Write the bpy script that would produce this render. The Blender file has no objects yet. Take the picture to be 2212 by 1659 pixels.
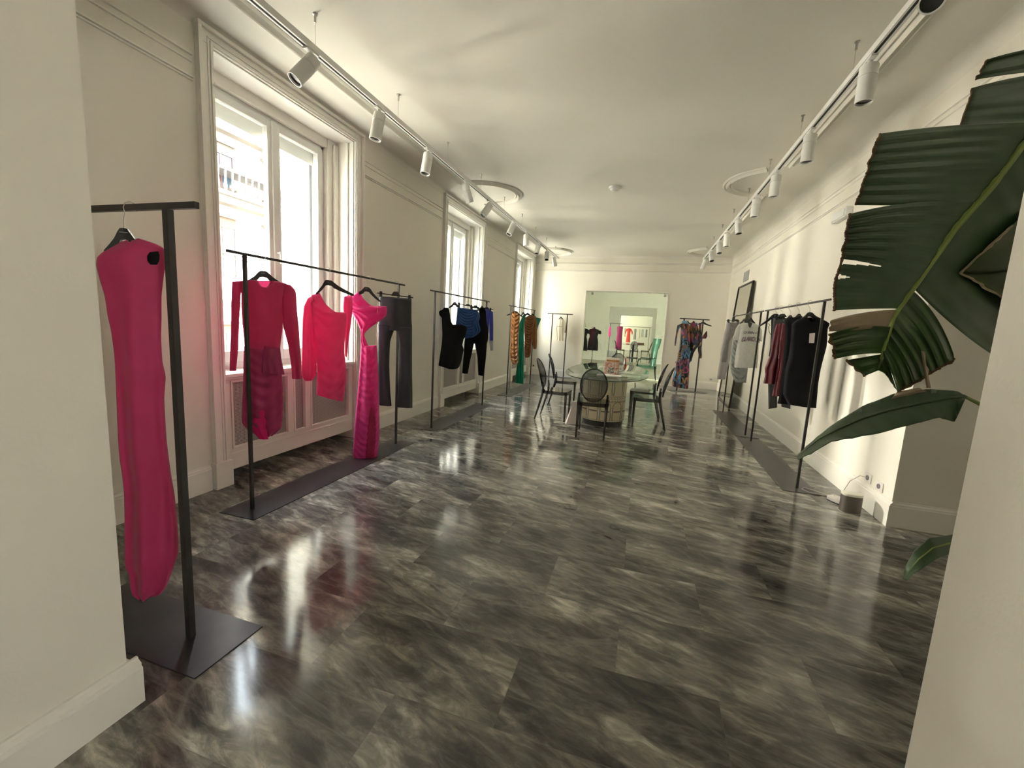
import bpy, math, random
from mathutils import Vector, Matrix, noise
random.seed(7)
S = bpy.context.scene
COL = S.collection
PI = math.pi

# ------------------------------------------------------------------ camera
W_, H_ = 2212, 1659
F_PX = 923.566
CAM_H = 1.42
yaw, pit, rol = [math.radians(a) for a in (16.675, 7.873, 3.084)]
_fwd = Vector((-math.sin(yaw)*math.cos(pit), math.cos(yaw)*math.cos(pit), -math.sin(pit)))
_r0 = Vector((math.cos(yaw), math.sin(yaw), 0))
_u0 = _r0.cross(_fwd)
_rt = math.cos(rol)*_r0 + math.sin(rol)*_u0
_up = -math.sin(rol)*_r0 + math.cos(rol)*_u0
CP = Vector((0, 0, CAM_H))
cam = bpy.data.cameras.new('camera')
cam.sensor_width = 36.0
cam.lens = F_PX/W_*36.0
cam.clip_start = 0.02
cam.clip_end = 300
camo = bpy.data.objects.new('camera', cam)
COL.objects.link(camo)
M = Matrix((( _rt.x, _up.x, -_fwd.x, 0), (_rt.y, _up.y, -_fwd.y, 0), (_rt.z, _up.z, -_fwd.z, CAM_H), (0, 0, 0, 1)))
camo.matrix_world = M
S.camera = camo

# ------------------------------------------------------------------ world, sun, exposure
S.view_settings.view_transform = 'Standard'
S.view_settings.look = 'None'
S.view_settings.gamma = 1.0
S.view_settings.exposure = 1.33
w = bpy.data.worlds.new('sky')
S.world = w
w.use_nodes = True
nt = w.node_tree
bg = nt.nodes['Background']
tc = nt.nodes.new('ShaderNodeTexCoord')
sp = nt.nodes.new('ShaderNodeSeparateXYZ')
cr = nt.nodes.new('ShaderNodeValToRGB')
mr = nt.nodes.new('ShaderNodeMapRange')
nt.links.new(tc.outputs['Generated'], sp.inputs[0])
mr.inputs['From Min'].default_value = -1
mr.inputs['From Max'].default_value = 1
nt.links.new(sp.outputs['Z'], mr.inputs['Value'])
nt.links.new(mr.outputs[0], cr.inputs[0])
cr.color_ramp.elements[0].position = 0.0
cr.color_ramp.elements[0].color = (0.80, 0.74, 0.62, 1)
cr.color_ramp.elements[1].position = 1.0
cr.color_ramp.elements[1].color = (0.66, 0.78, 0.95, 1)
e = cr.color_ramp.elements.new(0.5)
e.color = (1.0, 0.95, 0.84, 1)
nt.links.new(cr.outputs[0], bg.inputs[0])
bg.inputs[1].default_value = 16.0

sun = bpy.data.lights.new('sun', 'SUN')
sun.energy = 5.0
sun.angle = math.radians(0.6)
sun.color = (1.0, 0.95, 0.85)
suno = bpy.data.objects.new('sun', sun)
COL.objects.link(suno)
# the sun stands over this building's roof and strikes the facade across the street
suno.rotation_euler = Vector((-0.75, 0.25, -0.62)).to_track_quat('-Z', 'Y').to_euler()

# the sun thrown back by window panes across the street: lamps stand in for the glints
for gy, gz, gp in ((-1.8, 2.6, 800), (1.1, 3.0, 700), (4.6, 2.4, 600), (8.0, 2.8, 600), (10.8, 5.4, 4800), (12.6, 6.2, 8500), (17.0, 2.6, 1100),  # the two highest are added to brighten the right doorway jamb
                    (-1.0, -0.9, 750), (6.0, -0.6, 800), (14.0, -1.0, 900)):
    gl = bpy.data.lights.new('glint_fill_lamp', 'SPOT')
    gl.energy = gp
    gl.color = (1.0, 0.93, 0.80)
    gl.shadow_soft_size = 0.42
    glo = bpy.data.objects.new('glint_fill_lamp', gl)
    glo.location = (-13.7, gy, gz)
    a0 = math.atan2(2.4-gy, 10.2); a1 = math.atan2(12.3-gy, 10.2); ac = (a0+a1)/2
    gl.spot_size = (a1-a0)+math.radians(8)
    gl.spot_blend = 0.12
    glo.rotation_euler = Vector((math.cos(ac), math.sin(ac), (2.0-gz)/10.2*math.cos(ac))).to_track_quat('-Z', 'Y').to_euler()
    COL.objects.link(glo)

# daylight portals at the window openings (they only guide the sampling of the sky)
def portal(name, loc, rot, sx, sy):
    l = bpy.data.lights.new(name, 'AREA')
    l.shape = 'RECTANGLE'
    l.size = sx
    l.size_y = sy
    l.cycles.is_portal = True
    o = bpy.data.objects.new(name, l)
    o.location = loc
    o.rotation_euler = rot
    COL.objects.link(o)
WINS = [(2.57, 4.17), (6.46, 8.06), (10.38, 11.98)]
for (a, b) in WINS:
    portal('window_daylight', (-4.0, (a+b)/2, 2.08), (0, -PI/2, 0), 2.05, 1.25)
portal('added_back_opening', (3.65, -1.15, 1.525), (0, PI/2, 0), 0.65, 1.1)  # unseen opening behind the camera, added to fill the left jamb
portal('added_rear_opening', (-4.15, 15.25, 1.7), (0, -PI/2, 0), 2.4, 0.5)  # rear openings are unseen, added to light the rooms beyond
portal('added_rear_opening', (-4.15, 23.75, 1.7), (0, -PI/2, 0), 2.4, 3.5)
portal('added_rear_opening', (-4.15, 31.9, 1.7), (0, -PI/2, 0), 2.4, 1.9)

# ------------------------------------------------------------------ projections of photo measures onto real planes
def ray(x, y):
    return _rt*(x-1106) + _up*(829.5-y) + _fwd*F_PX
def at_z(x, y, z=0.0):
    d = ray(x, y)
    return CP + d*((z-CAM_H)/d.z)
def at_x(x, y, X):
    d = ray(x, y)
    return CP + d*(X/d.x)
def at_d(x, y, dist):
    return CP + ray(x, y)*(dist/F_PX)

# ------------------------------------------------------------------ materials
MATS = {}
def P(name, color, rough=0.5, metal=0.0, spec=0.5, **kw):
    if name in MATS: return MATS[name]
    m = bpy.data.materials.new(name)
    m.use_nodes = True
    b = m.node_tree.nodes['Principled BSDF']
    b.inputs['Base Color'].default_value = (*color, 1)
    b.inputs['Roughness'].default_value = rough
    b.inputs['Metallic'].default_value = metal
    b.inputs['Specular IOR Level'].default_value = spec
    for k, v in kw.items():
        b.inputs[k.replace('_', ' ')].default_value = v
    MATS[name] = m
    return m

def noisy(name, c1, c2, scale, rough=0.6, bump=0.0, detail=4, stretch=(1, 1, 1), spec=0.4, bscale=None, sheen=0.0, trans=0.0, metal=0.0):
    """principled with a two-colour noise and an optional bump; trans mixes in a translucent lobe (thin cloth)"""
    if name in MATS: return MATS[name]
    m = P(name, c1, rough, metal, spec)
    t = m.node_tree
    b = t.nodes['Principled BSDF']
    if sheen:
        b.inputs['Sheen Weight'].default_value = sheen
    co = t.nodes.new('ShaderNodeTexCoord')
    mp = t.nodes.new('ShaderNodeMapping')
    mp.inputs['Scale'].default_value = stretch
    n = t.nodes.new('ShaderNodeTexNoise')
    n.inputs['Scale'].default_value = scale
    n.inputs['Detail'].default_value = detail
    r = t.nodes.new('ShaderNodeValToRGB')
    r.color_ramp.elements[0].position = 0.3
    r.color_ramp.elements[1].position = 0.7
    r.color_ramp.elements[0].color = (*c1, 1)
    r.color_ramp.elements[1].color = (*c2, 1)
    t.links.new(co.outputs['Object'], mp.inputs[0])
    t.links.new(mp.outputs[0], n.inputs['Vector'])
    t.links.new(n.outputs[0], r.inputs[0])
    t.links.new(r.outputs[0], b.inputs['Base Color'])
    if bump:
        n2 = t.nodes.new('ShaderNodeTexNoise')
        n2.inputs['Scale'].default_value = bscale or scale*4
        n2.inputs['Detail'].default_value = 3
        t.links.new(mp.outputs[0], n2.inputs['Vector'])
        bp = t.nodes.new('ShaderNodeBump')
        bp.inputs['Strength'].default_value = bump
        bp.inputs['Distance'].default_value = 0.004
        t.links.new(n2.outputs[0], bp.inputs['Height'])
        t.links.new(bp.outputs[0], b.inputs['Normal'])
    if trans:
        tr = t.nodes.new('ShaderNodeBsdfTranslucent')
        t.links.new(r.outputs[0], tr.inputs[0])
        mx = t.nodes.new('ShaderNodeMixShader')
        mx.inputs[0].default_value = trans
        out = t.nodes['Material Output']
        t.links.new(b.outputs[0], mx.inputs[1])
        t.links.new(tr.outputs[0], mx.inputs[2])
        t.links.new(mx.outputs[0], out.inputs[0])
    return m

def clear(name, tint, edge, rough=0.02, gloss=0.10, edge_gloss=0.8):
    """clear sheet plastic or glass: tinted see-through plus a Fresnel mirror"""
    m = bpy.data.materials.new(name)
    m.use_nodes = True
    t = m.node_tree
    t.nodes.remove(t.nodes['Principled BSDF'])
    out = t.nodes['Material Output']
    tr = t.nodes.new('ShaderNodeBsdfTransparent')
    gl = t.nodes.new('ShaderNodeBsdfGlossy')
    gl.inputs['Roughness'].default_value = rough
    lw = t.nodes.new('ShaderNodeLayerWeight')
    lw.inputs[0].default_value = 0.35
    cm = t.nodes.new('ShaderNodeMix')
    cm.data_type = 'RGBA'
    cm.inputs[6].default_value = (*tint, 1)
    cm.inputs[7].default_value = (*edge, 1)
    t.links.new(lw.outputs['Facing'], cm.inputs[0])
    t.links.new(cm.outputs[2], tr.inputs[0])
    l2 = t.nodes.new('ShaderNodeLayerWeight')
    l2.inputs[0].default_value = 0.5
    pw = t.nodes.new('ShaderNodeMath')
    pw.operation = 'POWER'
    pw.inputs[1].default_value = 5.0
    t.links.new(l2.outputs['Facing'], pw.inputs[0])
    fr = t.nodes.new('ShaderNodeMath')
    fr.operation = 'MULTIPLY_ADD'
    fr.inputs[1].default_value = 0.9
    fr.inputs[2].default_value = 0.04
    t.links.new(pw.outputs[0], fr.inputs[0])
    mx = t.nodes.new('ShaderNodeMixShader')
    t.links.new(fr.outputs[0], mx.inputs[0])
    t.links.new(tr.outputs[0], mx.inputs[1])
    t.links.new(gl.outputs[0], mx.inputs[2])
    t.links.new(mx.outputs[0], out.inputs[0])
    MATS[name] = m
    return m

WALL = noisy('wall_paint', (0.80, 0.765, 0.67), (0.83, 0.795, 0.70), 1.6, 0.7, 0.12, bscale=90)
CEIL = noisy('ceiling_paint', (0.74, 0.71, 0.63), (0.78, 0.75, 0.67), 0.7, 0.8, 0.08, bscale=60)
TRIM = noisy('white_woodwork', (0.83, 0.80, 0.73), (0.86, 0.83, 0.76), 2.0, 0.38, 0.05, bscale=40)
FRAME = noisy('window_lacquer', (0.80, 0.80, 0.77), (0.84, 0.84, 0.81), 3.0, 0.35)
STEEL = noisy('blackened_steel', (0.040, 0.036, 0.036), (0.062, 0.056, 0.054), 6, 0.42, 0.05, metal=0.35)
PLATE = noisy('blackened_plate', (0.035, 0.033, 0.036), (0.055, 0.050, 0.052), 5, 0.30, 0.04, metal=0.3)
BLACKP = P('black_plastic', (0.018, 0.018, 0.022), 0.38)
CHROME = P('hook_metal', (0.55, 0.53, 0.50), 0.28, 1.0)
WHITEM = P('white_metal', (0.80, 0.79, 0.76), 0.4)
DARKLENS = P('dark_lens', (0.05, 0.05, 0.05), 0.15)
NICHE = P('niche_dark', (0.10, 0.095, 0.085), 0.8)
GLASS = clear('window_glass', (0.97, 0.98, 0.98), (0.80, 0.84, 0.84))
SMOKE = clear('smoked_polycarbonate', (0.66, 0.66, 0.68), (0.22, 0.22, 0.24), 0.03)
SMOKEL = clear('smoked_leg', (0.36, 0.36, 0.38), (0.12, 0.12, 0.13), 0.03)
SEATM = clear('smoked_seat', (0.55, 0.55, 0.54), (0.16, 0.16, 0.16), 0.05)
TGLASS = clear('table_glass', (0.86, 0.93, 0.88), (0.50, 0.66, 0.58), 0.01)
TEDGE = P('glass_edge', (0.03, 0.06, 0.05), 0.1)
AQUA = clear('aqua_polycarbonate', (0.72, 0.90, 0.85), (0.34, 0.60, 0.56), 0.03)
PARTG = clear('partition_glass', (0.84, 0.91, 0.86), (0.70, 0.78, 0.73), 0.01)
MIRROR = P('mirror', (0.78, 0.80, 0.74), 0.01, 1.0)

def marble():
    m = P('grey_marble', (0.1, 0.1, 0.1), 0.13, 0, 0.5)
    t = m.node_tree
    b = t.nodes['Principled BSDF']
    N = t.nodes.new
    L = t.links.new
    co = N('ShaderNodeTexCoord')
    sp = N('ShaderNodeSeparateXYZ')
    L(co.outputs['Object'], sp.inputs[0])
    TW, TH = 0.795, 0.41
    def mth(op, a, b_=None, c_=None):
        n = N('ShaderNodeMath')
        n.operation = op
        for i, v in enumerate((a, b_, c_)):
            if v is None: continue
            if isinstance(v, (int, float)): n.inputs[i].default_value = v
            else: L(v, n.inputs[i])
        return n.outputs[0]
    yy = mth('DIVIDE', mth('SUBTRACT', sp.outputs['Y'], 1.28), TH)
    row = mth('FLOOR', yy)
    odd = mth('MODULO', mth('ADD', row, 100.0), 2.0)
    xx = mth('ADD', mth('DIVIDE', mth('SUBTRACT', sp.outputs['X'], 0.41), TW), mth('MULTIPLY', odd, 0.5))
    colm = mth('FLOOR', xx)
    fx = mth('FRACT', xx)
    fy = mth('FRACT', yy)
    ex = mth('MULTIPLY', mth('MINIMUM', fx, mth('SUBTRACT', 1.0, fx)), TW)
    ey = mth('MULTIPLY', mth('MINIMUM', fy, mth('SUBTRACT', 1.0, fy)), TH)
    edge = mth('MINIMUM', ex, ey)
    joint = mth('LESS_THAN', edge, 0.0012)
    cb = N('ShaderNodeCombineXYZ')
    L(colm, cb.inputs[0])
    L(row, cb.inputs[1])
    wn = N('ShaderNodeTexWhiteNoise')
    wn.noise_dimensions = '3D'
    L(cb.outputs[0], wn.inputs['Vector'])
    # per-slab offset of the figure
    off = N('ShaderNodeVectorMath')
    off.operation = 'SCALE'
    L(wn.outputs['Color'], off.inputs[0])
    off.inputs['Scale'].default_value = 7.0
    add = N('ShaderNodeVectorMath')
    add.operation = 'ADD'
    L(co.outputs['Object'], add.inputs[0])
    L(off.outputs[0], add.inputs[1])
    mp = N('ShaderNodeMapping')
    mp.vector_type = 'TEXTURE'
    mp.inputs['Rotation'].default_value = (0, 0, math.radians(-15))
    mp.inputs['Scale'].default_value = (2.3, 0.75, 1)
    L(add.outputs[0], mp.inputs[0])
    def nz(scale, detail, rough, dist, vec=None):
        n = N('ShaderNodeTexNoise')
        n.inputs['Scale'].default_value = scale
        n.inputs['Detail'].default_value = detail
        n.inputs['Roughness'].default_value = rough
        n.inputs['Distortion'].default_value = dist
        L(vec or mp.outputs[0], n.inputs['Vector'])
        return n.outputs[0]
    n1 = nz(3.6, 9, 0.60, 0.5)
    n2 = nz(13.0, 7, 0.66, 0.7)
    n3 = nz(2.3, 5, 0.55, 0.9)
    def ramp(inp, pts):
        r = N('ShaderNodeValToRGB')
        els = r.color_ramp.elements
        while len(els) < len(pts): els.new(0.5)
        for e_, (p, c) in zip(els, pts):
            e_.position = p
            e_.color = (*c, 1) if isinstance(c, tuple) else (c, c, c, 1)
        L(inp, r.inputs[0])
        return r.outputs[0]
    base = ramp(n1, [(0.34, (0.050, 0.048, 0.043)), (0.46, (0.084, 0.080, 0.072)), (0.54, (0.135, 0.129, 0.114)), (0.64, (0.26, 0.25, 0.218))])
    fine = ramp(n2, [(0.38, (0.48, 0.48, 0.48)), (0.48, (0.86, 0.86, 0.86)), (0.57, (1.45, 1.44, 1.40)), (0.66, (2.1, 2.07, 1.98))])
    mul = N('ShaderNodeMix')
    mul.data_type = 'RGBA'
    mul.blend_type = 'MULTIPLY'
    mul.inputs[0].default_value = 0.85
    mul.clamp_result = False
    L(base, mul.inputs[6])
    L(fine, mul.inputs[7])
    # long thin pale veins: narrow band where the slow noise crosses one half
    dv = mth('ABSOLUTE', mth('SUBTRACT', n3, 0.5))
    vein = ramp(dv, [(0.0, 0.38), (0.008, 0.22), (0.03, 0.0)])
    vm = N('ShaderNodeMix')
    vm.data_type = 'RGBA'
    L(vein, vm.inputs[0])
    L(mul.outputs[2], vm.inputs[6])
    vm.inputs[7].default_value = (0.23, 0.22, 0.19, 1)
    # slab tone
    tone = mth('MULTIPLY_ADD', wn.outputs['Value'], 0.62, 1.02)
    tm = N('ShaderNodeVectorMath')
    tm.operation = 'SCALE'
    L(vm.outputs[2], tm.inputs[0])
    L(tone, tm.inputs['Scale'])
    jm = N('ShaderNodeMix')
    jm.data_type = 'RGBA'
    L(mth('MULTIPLY', joint, 0.7), jm.inputs[0])
    L(tm.outputs[0], jm.inputs[6])
    jm.inputs[7].default_value = (0.15, 0.14, 0.12, 1)
    L(jm.outputs[2], b.inputs['Base Color'])
    rr = mth('MULTIPLY_ADD', n2, 0.10, 0.07)
    L(rr, b.inputs['Roughness'])
    nb = nz(1.3, 2, 0.5, 0.0, co.outputs['Object'])
    bp = N('ShaderNodeBump')
    bp.inputs['Strength'].default_value = 0.10
    bp.inputs['Distance'].default_value = 0.006
    L(nb, bp.inputs['Height'])
    L(bp.outputs[0], b.inputs['Normal'])
    return m
MARBLE = marble()

def perforated():
    m = P('perforated_metal', (0.5, 0.47, 0.42), 0.5)
    t = m.node_tree
    b = t.nodes['Principled BSDF']
    co = t.nodes.new('ShaderNodeTexCoord')
    v = t.nodes.new('ShaderNodeTexVoronoi')
    v.inputs['Scale'].default_value = 85
    v.inputs['Randomness'].default_value = 0.0
    t.links.new(co.outputs['Object'], v.inputs['Vector'])
    r = t.nodes.new('ShaderNodeValToRGB')
    r.color_ramp.elements[0].position = 0.40
    r.color_ramp.elements[0].color = (0.16, 0.14, 0.12, 1)
    r.color_ramp.elements[1].position = 0.48
    r.color_ramp.elements[1].color = (0.55, 0.52, 0.47, 1)
    t.links.new(v.outputs['Distance'], r.inputs[0])
    t.links.new(r.outputs[0], b.inputs['Base Color'])
    return m
PERF = perforated()

# ------------------------------------------------------------------ mesh helper
class MB:
    def __init__(s):
        s.v = []; s.f = []; s.m = []; s.cur = 0
    def add(s, vs, fs):
        o = len(s.v)
        s.v += [Vector(p) for p in vs]
        s.f += [tuple(i+o for i in f) for f in fs]
        s.m += [s.cur]*len(fs)
        return s
    def box(s, x0, y0, z0, x1, y1, z1):
        x0, x1 = min(x0, x1), max(x0, x1); y0, y1 = min(y0, y1), max(y0, y1); z0, z1 = min(z0, z1), max(z0, z1)
        vs = [(x0,y0,z0),(x1,y0,z0),(x1,y1,z0),(x0,y1,z0),(x0,y0,z1),(x1,y0,z1),(x1,y1,z1),(x0,y1,z1)]
        return s.add(vs, [(0,3,2,1),(4,5,6,7),(0,1,5,4),(1,2,6,5),(2,3,7,6),(3,0,4,7)])
    def rings(s, rings, cap0=True, cap1=True, closed=True):
        n = len(rings[0]); vs = [p for r in rings for p in r]; fs = []
        for k in range(len(rings)-1):
            for i in range(n if closed else n-1):
                j = (i+1) % n
                fs.append((k*n+i, k*n+j, (k+1)*n+j, (k+1)*n+i))
        if closed and cap0: fs.append(tuple(reversed(range(n))))
        if closed and cap1: fs.append(tuple((len(rings)-1)*n+i for i in range(n)))
        return s.add(vs, fs)
    def tube(s, pts, r, n=8, flat=1.0, upv=None):
        pts = [Vector(p) for p in pts]
        rs = r if isinstance(r, (list, tuple)) else [r]*len(pts)
        out = []; ref = None
        for i, p in enumerate(pts):
            a = pts[max(0, i-1)]; b = pts[min(len(pts)-1, i+1)]
            d = (b-a).normalized()
            if ref is None:
                ref = Vector(upv) if upv else (Vector((0, 0, 1)) if abs(d.z) < 0.9 else Vector((1, 0, 0)))
            x = d.cross(ref).normalized(); y = x.cross(d).normalized(); ref = y
            out.append([p + x*math.cos(2*PI*k/n)*rs[i] + y*math.sin(2*PI*k/n)*rs[i]*flat for k in range(n)])
        return s.rings(out)
    def lathe(s, prof, c=(0, 0, 0), n=24, mat=None, cap=True):
        c = Vector(c); out = []
        for (r, z) in prof:
            ring = []
            for k in range(n):
                v = Vector((r*math.cos(2*PI*k/n), r*math.sin(2*PI*k/n), z))
                if mat: v = mat @ v
                ring.append(c+v)
            out.append(ring)
        return s.rings(out, cap, cap)
    def prism(s, poly, d, axis='z', at=0.0):
        """poly: 2D outline; extruded along axis from `at` by d"""
        def m(a, b, c):
            return (a, b, c) if axis == 'z' else ((a, c, b) if axis == 'y' else (c, a, b))
        n = len(poly)
        vs = [m(a, b, at) for a, b in poly]+[m(a, b, at+d) for a, b in poly]
        fs = [tuple(range(n)), tuple(reversed(range(n, 2*n)))]
        for i in range(n):
            j = (i+1) % n
            fs.append((i, i+n, j+n, j))
        return s.add(vs, fs)
    def build(s, name, mats, parent=None, smooth=False, org=None, bevel=0.0):
        """org: world position subtracted (defaults to the parent's location when authored in world space)"""
        me = bpy.data.meshes.new(name)
        o_ = Vector(org) if org is not None else Vector((0, 0, 0))
        me.from_pydata([tuple(v-o_) for v in s.v], [], s.f)
        me.validate()
        if not isinstance(mats, (list, tuple)): mats = [mats]
        for m in mats: me.materials.append(m)
        if len(mats) > 1:
            for p, k in zip(me.polygons, s.m): p.material_index = k
        import bmesh
        bm = bmesh.new(); bm.from_mesh(me)
        bmesh.ops.recalc_face_normals(bm, faces=bm.faces)
        bm.to_mesh(me); bm.free()
        if smooth:
            me.polygons.foreach_set('use_smooth', [True]*len(me.polygons))
            try: me.set_sharp_from_angle(angle=math.radians(40))
            except Exception: pass
        o = bpy.data.objects.new(name, me)
        COL.objects.link(o)
        if parent: o.parent = parent
        if bevel:
            b = o.modifiers.new('bevel', 'BEVEL')
            b.width = bevel; b.segments = 2; b.limit_method = 'ANGLE'
        return o

def tag(o, label=None, cat=None, group=None, kind=None):
    if label: o['label'] = label
    if cat: o['category'] = cat
    if group: o['group'] = group
    if kind: o['kind'] = kind
    return o
def thing(name, label, cat, loc=(0, 0, 0), rz=0.0, group=None):
    o = bpy.data.objects.new(name, None)
    o.empty_display_size = 0.1
    o.location = loc
    o.rotation_euler = (0, 0, rz)
    COL.objects.link(o)
    return tag(o, label, cat, group)
KIDS = lambda o: [c for c in bpy.data.objects if c.parent == o]
def dup(root, loc, rz, label=None, cat=None, group=None):
    def cp(o, par):
        c = o.copy(); COL.objects.link(c)
        if par: c.parent = par
        for k in KIDS(o): cp(k, c)
        return c
    r = cp(root, None)
    r.location = loc
    r.rotation_euler = (0, 0, rz)
    if label: r['label'] = label
    if group: r['group'] = group
    return r
def at_origin(o, mb_loc):
    """move the object's origin to mb_loc while keeping the mesh where it is"""
    o.location = mb_loc
    return o
def struct(name, mb, m, smooth=False, parent=None, bevel=0.0):
    o = mb.build(name, m, parent, smooth, bevel=bevel)
    if parent is None: o['kind'] = 'structure'
    return o

# ------------------------------------------------------------------ the room shell
XL, XR, YF, ZC = -3.168, 1.985, 12.3, 3.42
XO = -3.95           # outer face of the street wall
NEAR = 0.92          # plane of the wall with the opening the photo is taken through
OX0, OX1, OH = -1.64, 0.556, 2.52
ROOMB, ROOMC, ROOMD = 20.5, 30.5, 33.3

struct('floor', MB().box(XO, -3.4, -0.12, 4.0, YF+0.12, 0), MARBLE)
fb = noisy('pale_floor', (0.40, 0.37, 0.29), (0.46, 0.42, 0.33), 3, 0.35)
struct('floor', MB().box(-4.1, YF+0.12, -0.12, 4.0, ROOMB+0.1, 0), fb)
struct('floor', MB().box(-4.1, ROOMB+0.1, -0.12, 4.0, ROOMD+0.2, 0), MARBLE)
struct('ceiling', MB().box(XO, -3.4, ZC, 4.0, ROOMD+0.2, ZC+0.25), CEIL)

b = MB()
ys = [-3.4]
for a, c in WINS:
    b.box(XO, ys[-1], 0, XL, a, ZC)
    b.box(XO, a, 3.28, XL, c, ZC)          # lintel
    b.box(XO, a, 0, -3.42, c, 0.88)        # parapet behind the radiator panel
    b.box(XO, a, 0.88, -3.50, a+0.21, 3.28)   # outer jambs, narrower than the inner reveal
    b.box(XO, c-0.21, 0.88, -3.50, c, 3.28)
    b.box(XO, a+0.21, 3.10, -3.50, c-0.21, 3.28)
    ys.append(c)
b.box(XO, ys[-1], 0, XL, YF+0.3, ZC)
struct('wall_left', b, WALL)

b = MB()
b.box(XR, 3.97, 0, 2.415, YF+0.3, ZC)
b.box(XR, NEAR, 2.60, 2.415, 3.97, ZC)
struct('wall_right', b, WALL)
b = MB().box(3.3, -0.6, 0, 3.6, 6.4, ZC).box(3.3, -3.4, 0, 3.6, -1.7, ZC).box(3.3, -1.7, 0, 3.6, -0.6, 1.2).box(3.3, -1.7, 1.85, 3.6, -0.6, ZC).box(2.415, 6.1, 0, 3.3, 6.4, ZC)  # gap in the side wall is added, unseen, as fill for the left jamb
struct('wall_side', b, WALL)
b = MB().box(XO, -3.7, 0, 3.6, -3.4, ZC)
struct('wall_back', b, WALL)

def door_wall(name, y0, y1, xa, xb, hx0, hx1, hh, m=WALL):
    b = MB().box(xa, y0, 0, hx0, y1, ZC).box(hx1, y0, 0, xb, y1, ZC).box(hx0, y0, hh, hx1, y1, ZC)
    return struct(name, b, m)
door_wall('wall_near', 0.45, NEAR, XL, 3.3, OX0, OX1, OH)
FX0, FX1, FH = -1.68, 0.545, 2.50
door_wall('wall_far', YF, YF+0.3, XL, XR, FX0, FX1, FH)
door_wall('wall_rear', ROOMB, ROOMB+0.3, -4.1, 4.0, -1.60, 0.49, 2.50)
door_wall('wall_rear', ROOMC, ROOMC+0.3, -4.1, 4.0, -1.62, 0.46, 2.46)
struct('wall_end', MB().box(-4.1, ROOMD, 0, 4.0, ROOMD+0.2, ZC), WALL)
struct('wall_rear_right', MB().box(3.6, YF+0.3, 0, 3.9, ROOMD, ZC), WALL)
b = MB()
prev = YF+0.3
for a, c in ((15.0, 15.5), (22.0, 25.5), (30.95, 32.9)):  # unseen openings, added and sized to set the rear rooms' brightness
    b.box(-4.1, prev, 0, -3.8, a, ZC).box(-4.1, a, 0, -3.8, c, 0.5).box(-4.1, a, 2.9, -3.8, c, ZC)
    prev = c
b.box(-4.1, prev, 0, -3.8, ROOMD+0.2, ZC)
struct('wall_rear_left', b, WALL)

# baseboards: a flat board with a stepped cap
def board(mb, p0, p1, nrm, h=0.15, t=0.024, cap=0.035):
    """runs from p0 to p1 (x,y) along a wall whose room-side normal is nrm"""
    p0 = Vector((*p0, 0)); p1 = Vector((*p1, 0)); n = Vector((*nrm, 0))
    prof = [(0, 0), (t, 0), (t, h), (t*0.8, h+0.004), (t*0.8, h+cap*0.45), (t*0.35, h+cap*0.75), (t*0.3, h+cap), (0, h+cap)]
    r = []
    for p in (p0, p1):
        r.append([p + n*a + Vector((0, 0, z)) for a, z in prof])
    mb.rings(r)
b = MB()
segs = [(NEAR, WINS[0][0]-0.15), (WINS[0][1]+0.14, WINS[1][0]-0.15), (WINS[1][1]+0.14, WINS[2][0]-0.18), (WINS[2][1]+0.14, YF)]
for a, c in segs: board(b, (XL, a), (XL, c), (1, 0), 0.17)
struct('baseboard_left', b, TRIM)
b = MB()
board(b, (XR, 3.97-0.024), (XR, YF), (-1, 0), 0.17)
board(b, (XR, 3.97), (2.415, 3.97), (0, -1), 0.17)
board(b, (2.415, 3.97-0.024), (2.415, 6.1), (1, 0), 0.17)
struct('baseboard_right', b, TRIM)
b = MB()
board(b, (XL, YF), (FX0-0.0, YF), (0, -1), 0.17)
board(b, (FX1+0.0, YF), (XR, YF), (0, -1), 0.17)
struct('baseboard_far', b, TRIM)
b = MB()
board(b, (OX0, 0.45), (OX0, NEAR+0.03), (1, 0), 0.135, 0.032)
board(b, (OX0, NEAR), (XL, NEAR), (0, 1), 0.135, 0.03)
board(b, (OX1, 0.45), (OX1, NEAR+0.03), (-1, 0), 0.135, 0.032)
board(b, (OX1, NEAR), (3.3, NEAR), (0, 1), 0.135, 0.03)
struct('baseboard_near', b, TRIM)
b = MB()
board(b, (-3.8, ROOMB), (-1.6, ROOMB), (0, -1), 0.17)
board(b, (0.49, ROOMB), (3.6, ROOMB), (0, -1), 0.17)
board(b, (-3.8, ROOMC), (-1.62, ROOMC), (0, -1), 0.17)
board(b, (0.46, ROOMC), (3.6, ROOMC), (0, -1), 0.17)
struct('baseboard_rear', b, TRIM)

# cove and picture rail on the walls, moulded frames on the ceiling
def rail(mb, p0, p1, nrm, z, k=1.0):
    p0 = Vector((*p0, 0)); p1 = Vector((*p1, 0)); n = Vector((*nrm, 0))
    for zz, t, h in ((z, 0.012, 0.018), (z+0.045*k, 0.016, 0.022)):
        prof = [(0, zz), (t, zz+0.003), (t, zz+h*0.6), (0, zz+h)]
        mb.rings([[q + n*a + Vector((0, 0, c)) for a, c in prof] for q in (p0, p1)])
def cove(mb, p0, p1, nrm, r=0.09):
    p0 = Vector((*p0, 0)); p1 = Vector((*p1, 0)); n = Vector((*nrm, 0))
    prof = [(0, ZC)]+[(r*(1-math.sin(a)), ZC-r*(1-math.cos(a))) for a in [PI/2*(1-i/6) for i in range(7)]]
    prof = [(0, ZC), (0, ZC-r)]+[(r*(1-math.cos(PI/2*i/6)), ZC-r*(1-math.sin(PI/2*i/6))) for i in range(1, 6)]+[(r, ZC)]
    mb.rings([[q + n*a + Vector((0, 0, c)) for a, c in prof] for q in (p0, p1)])
b = MB()
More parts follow.
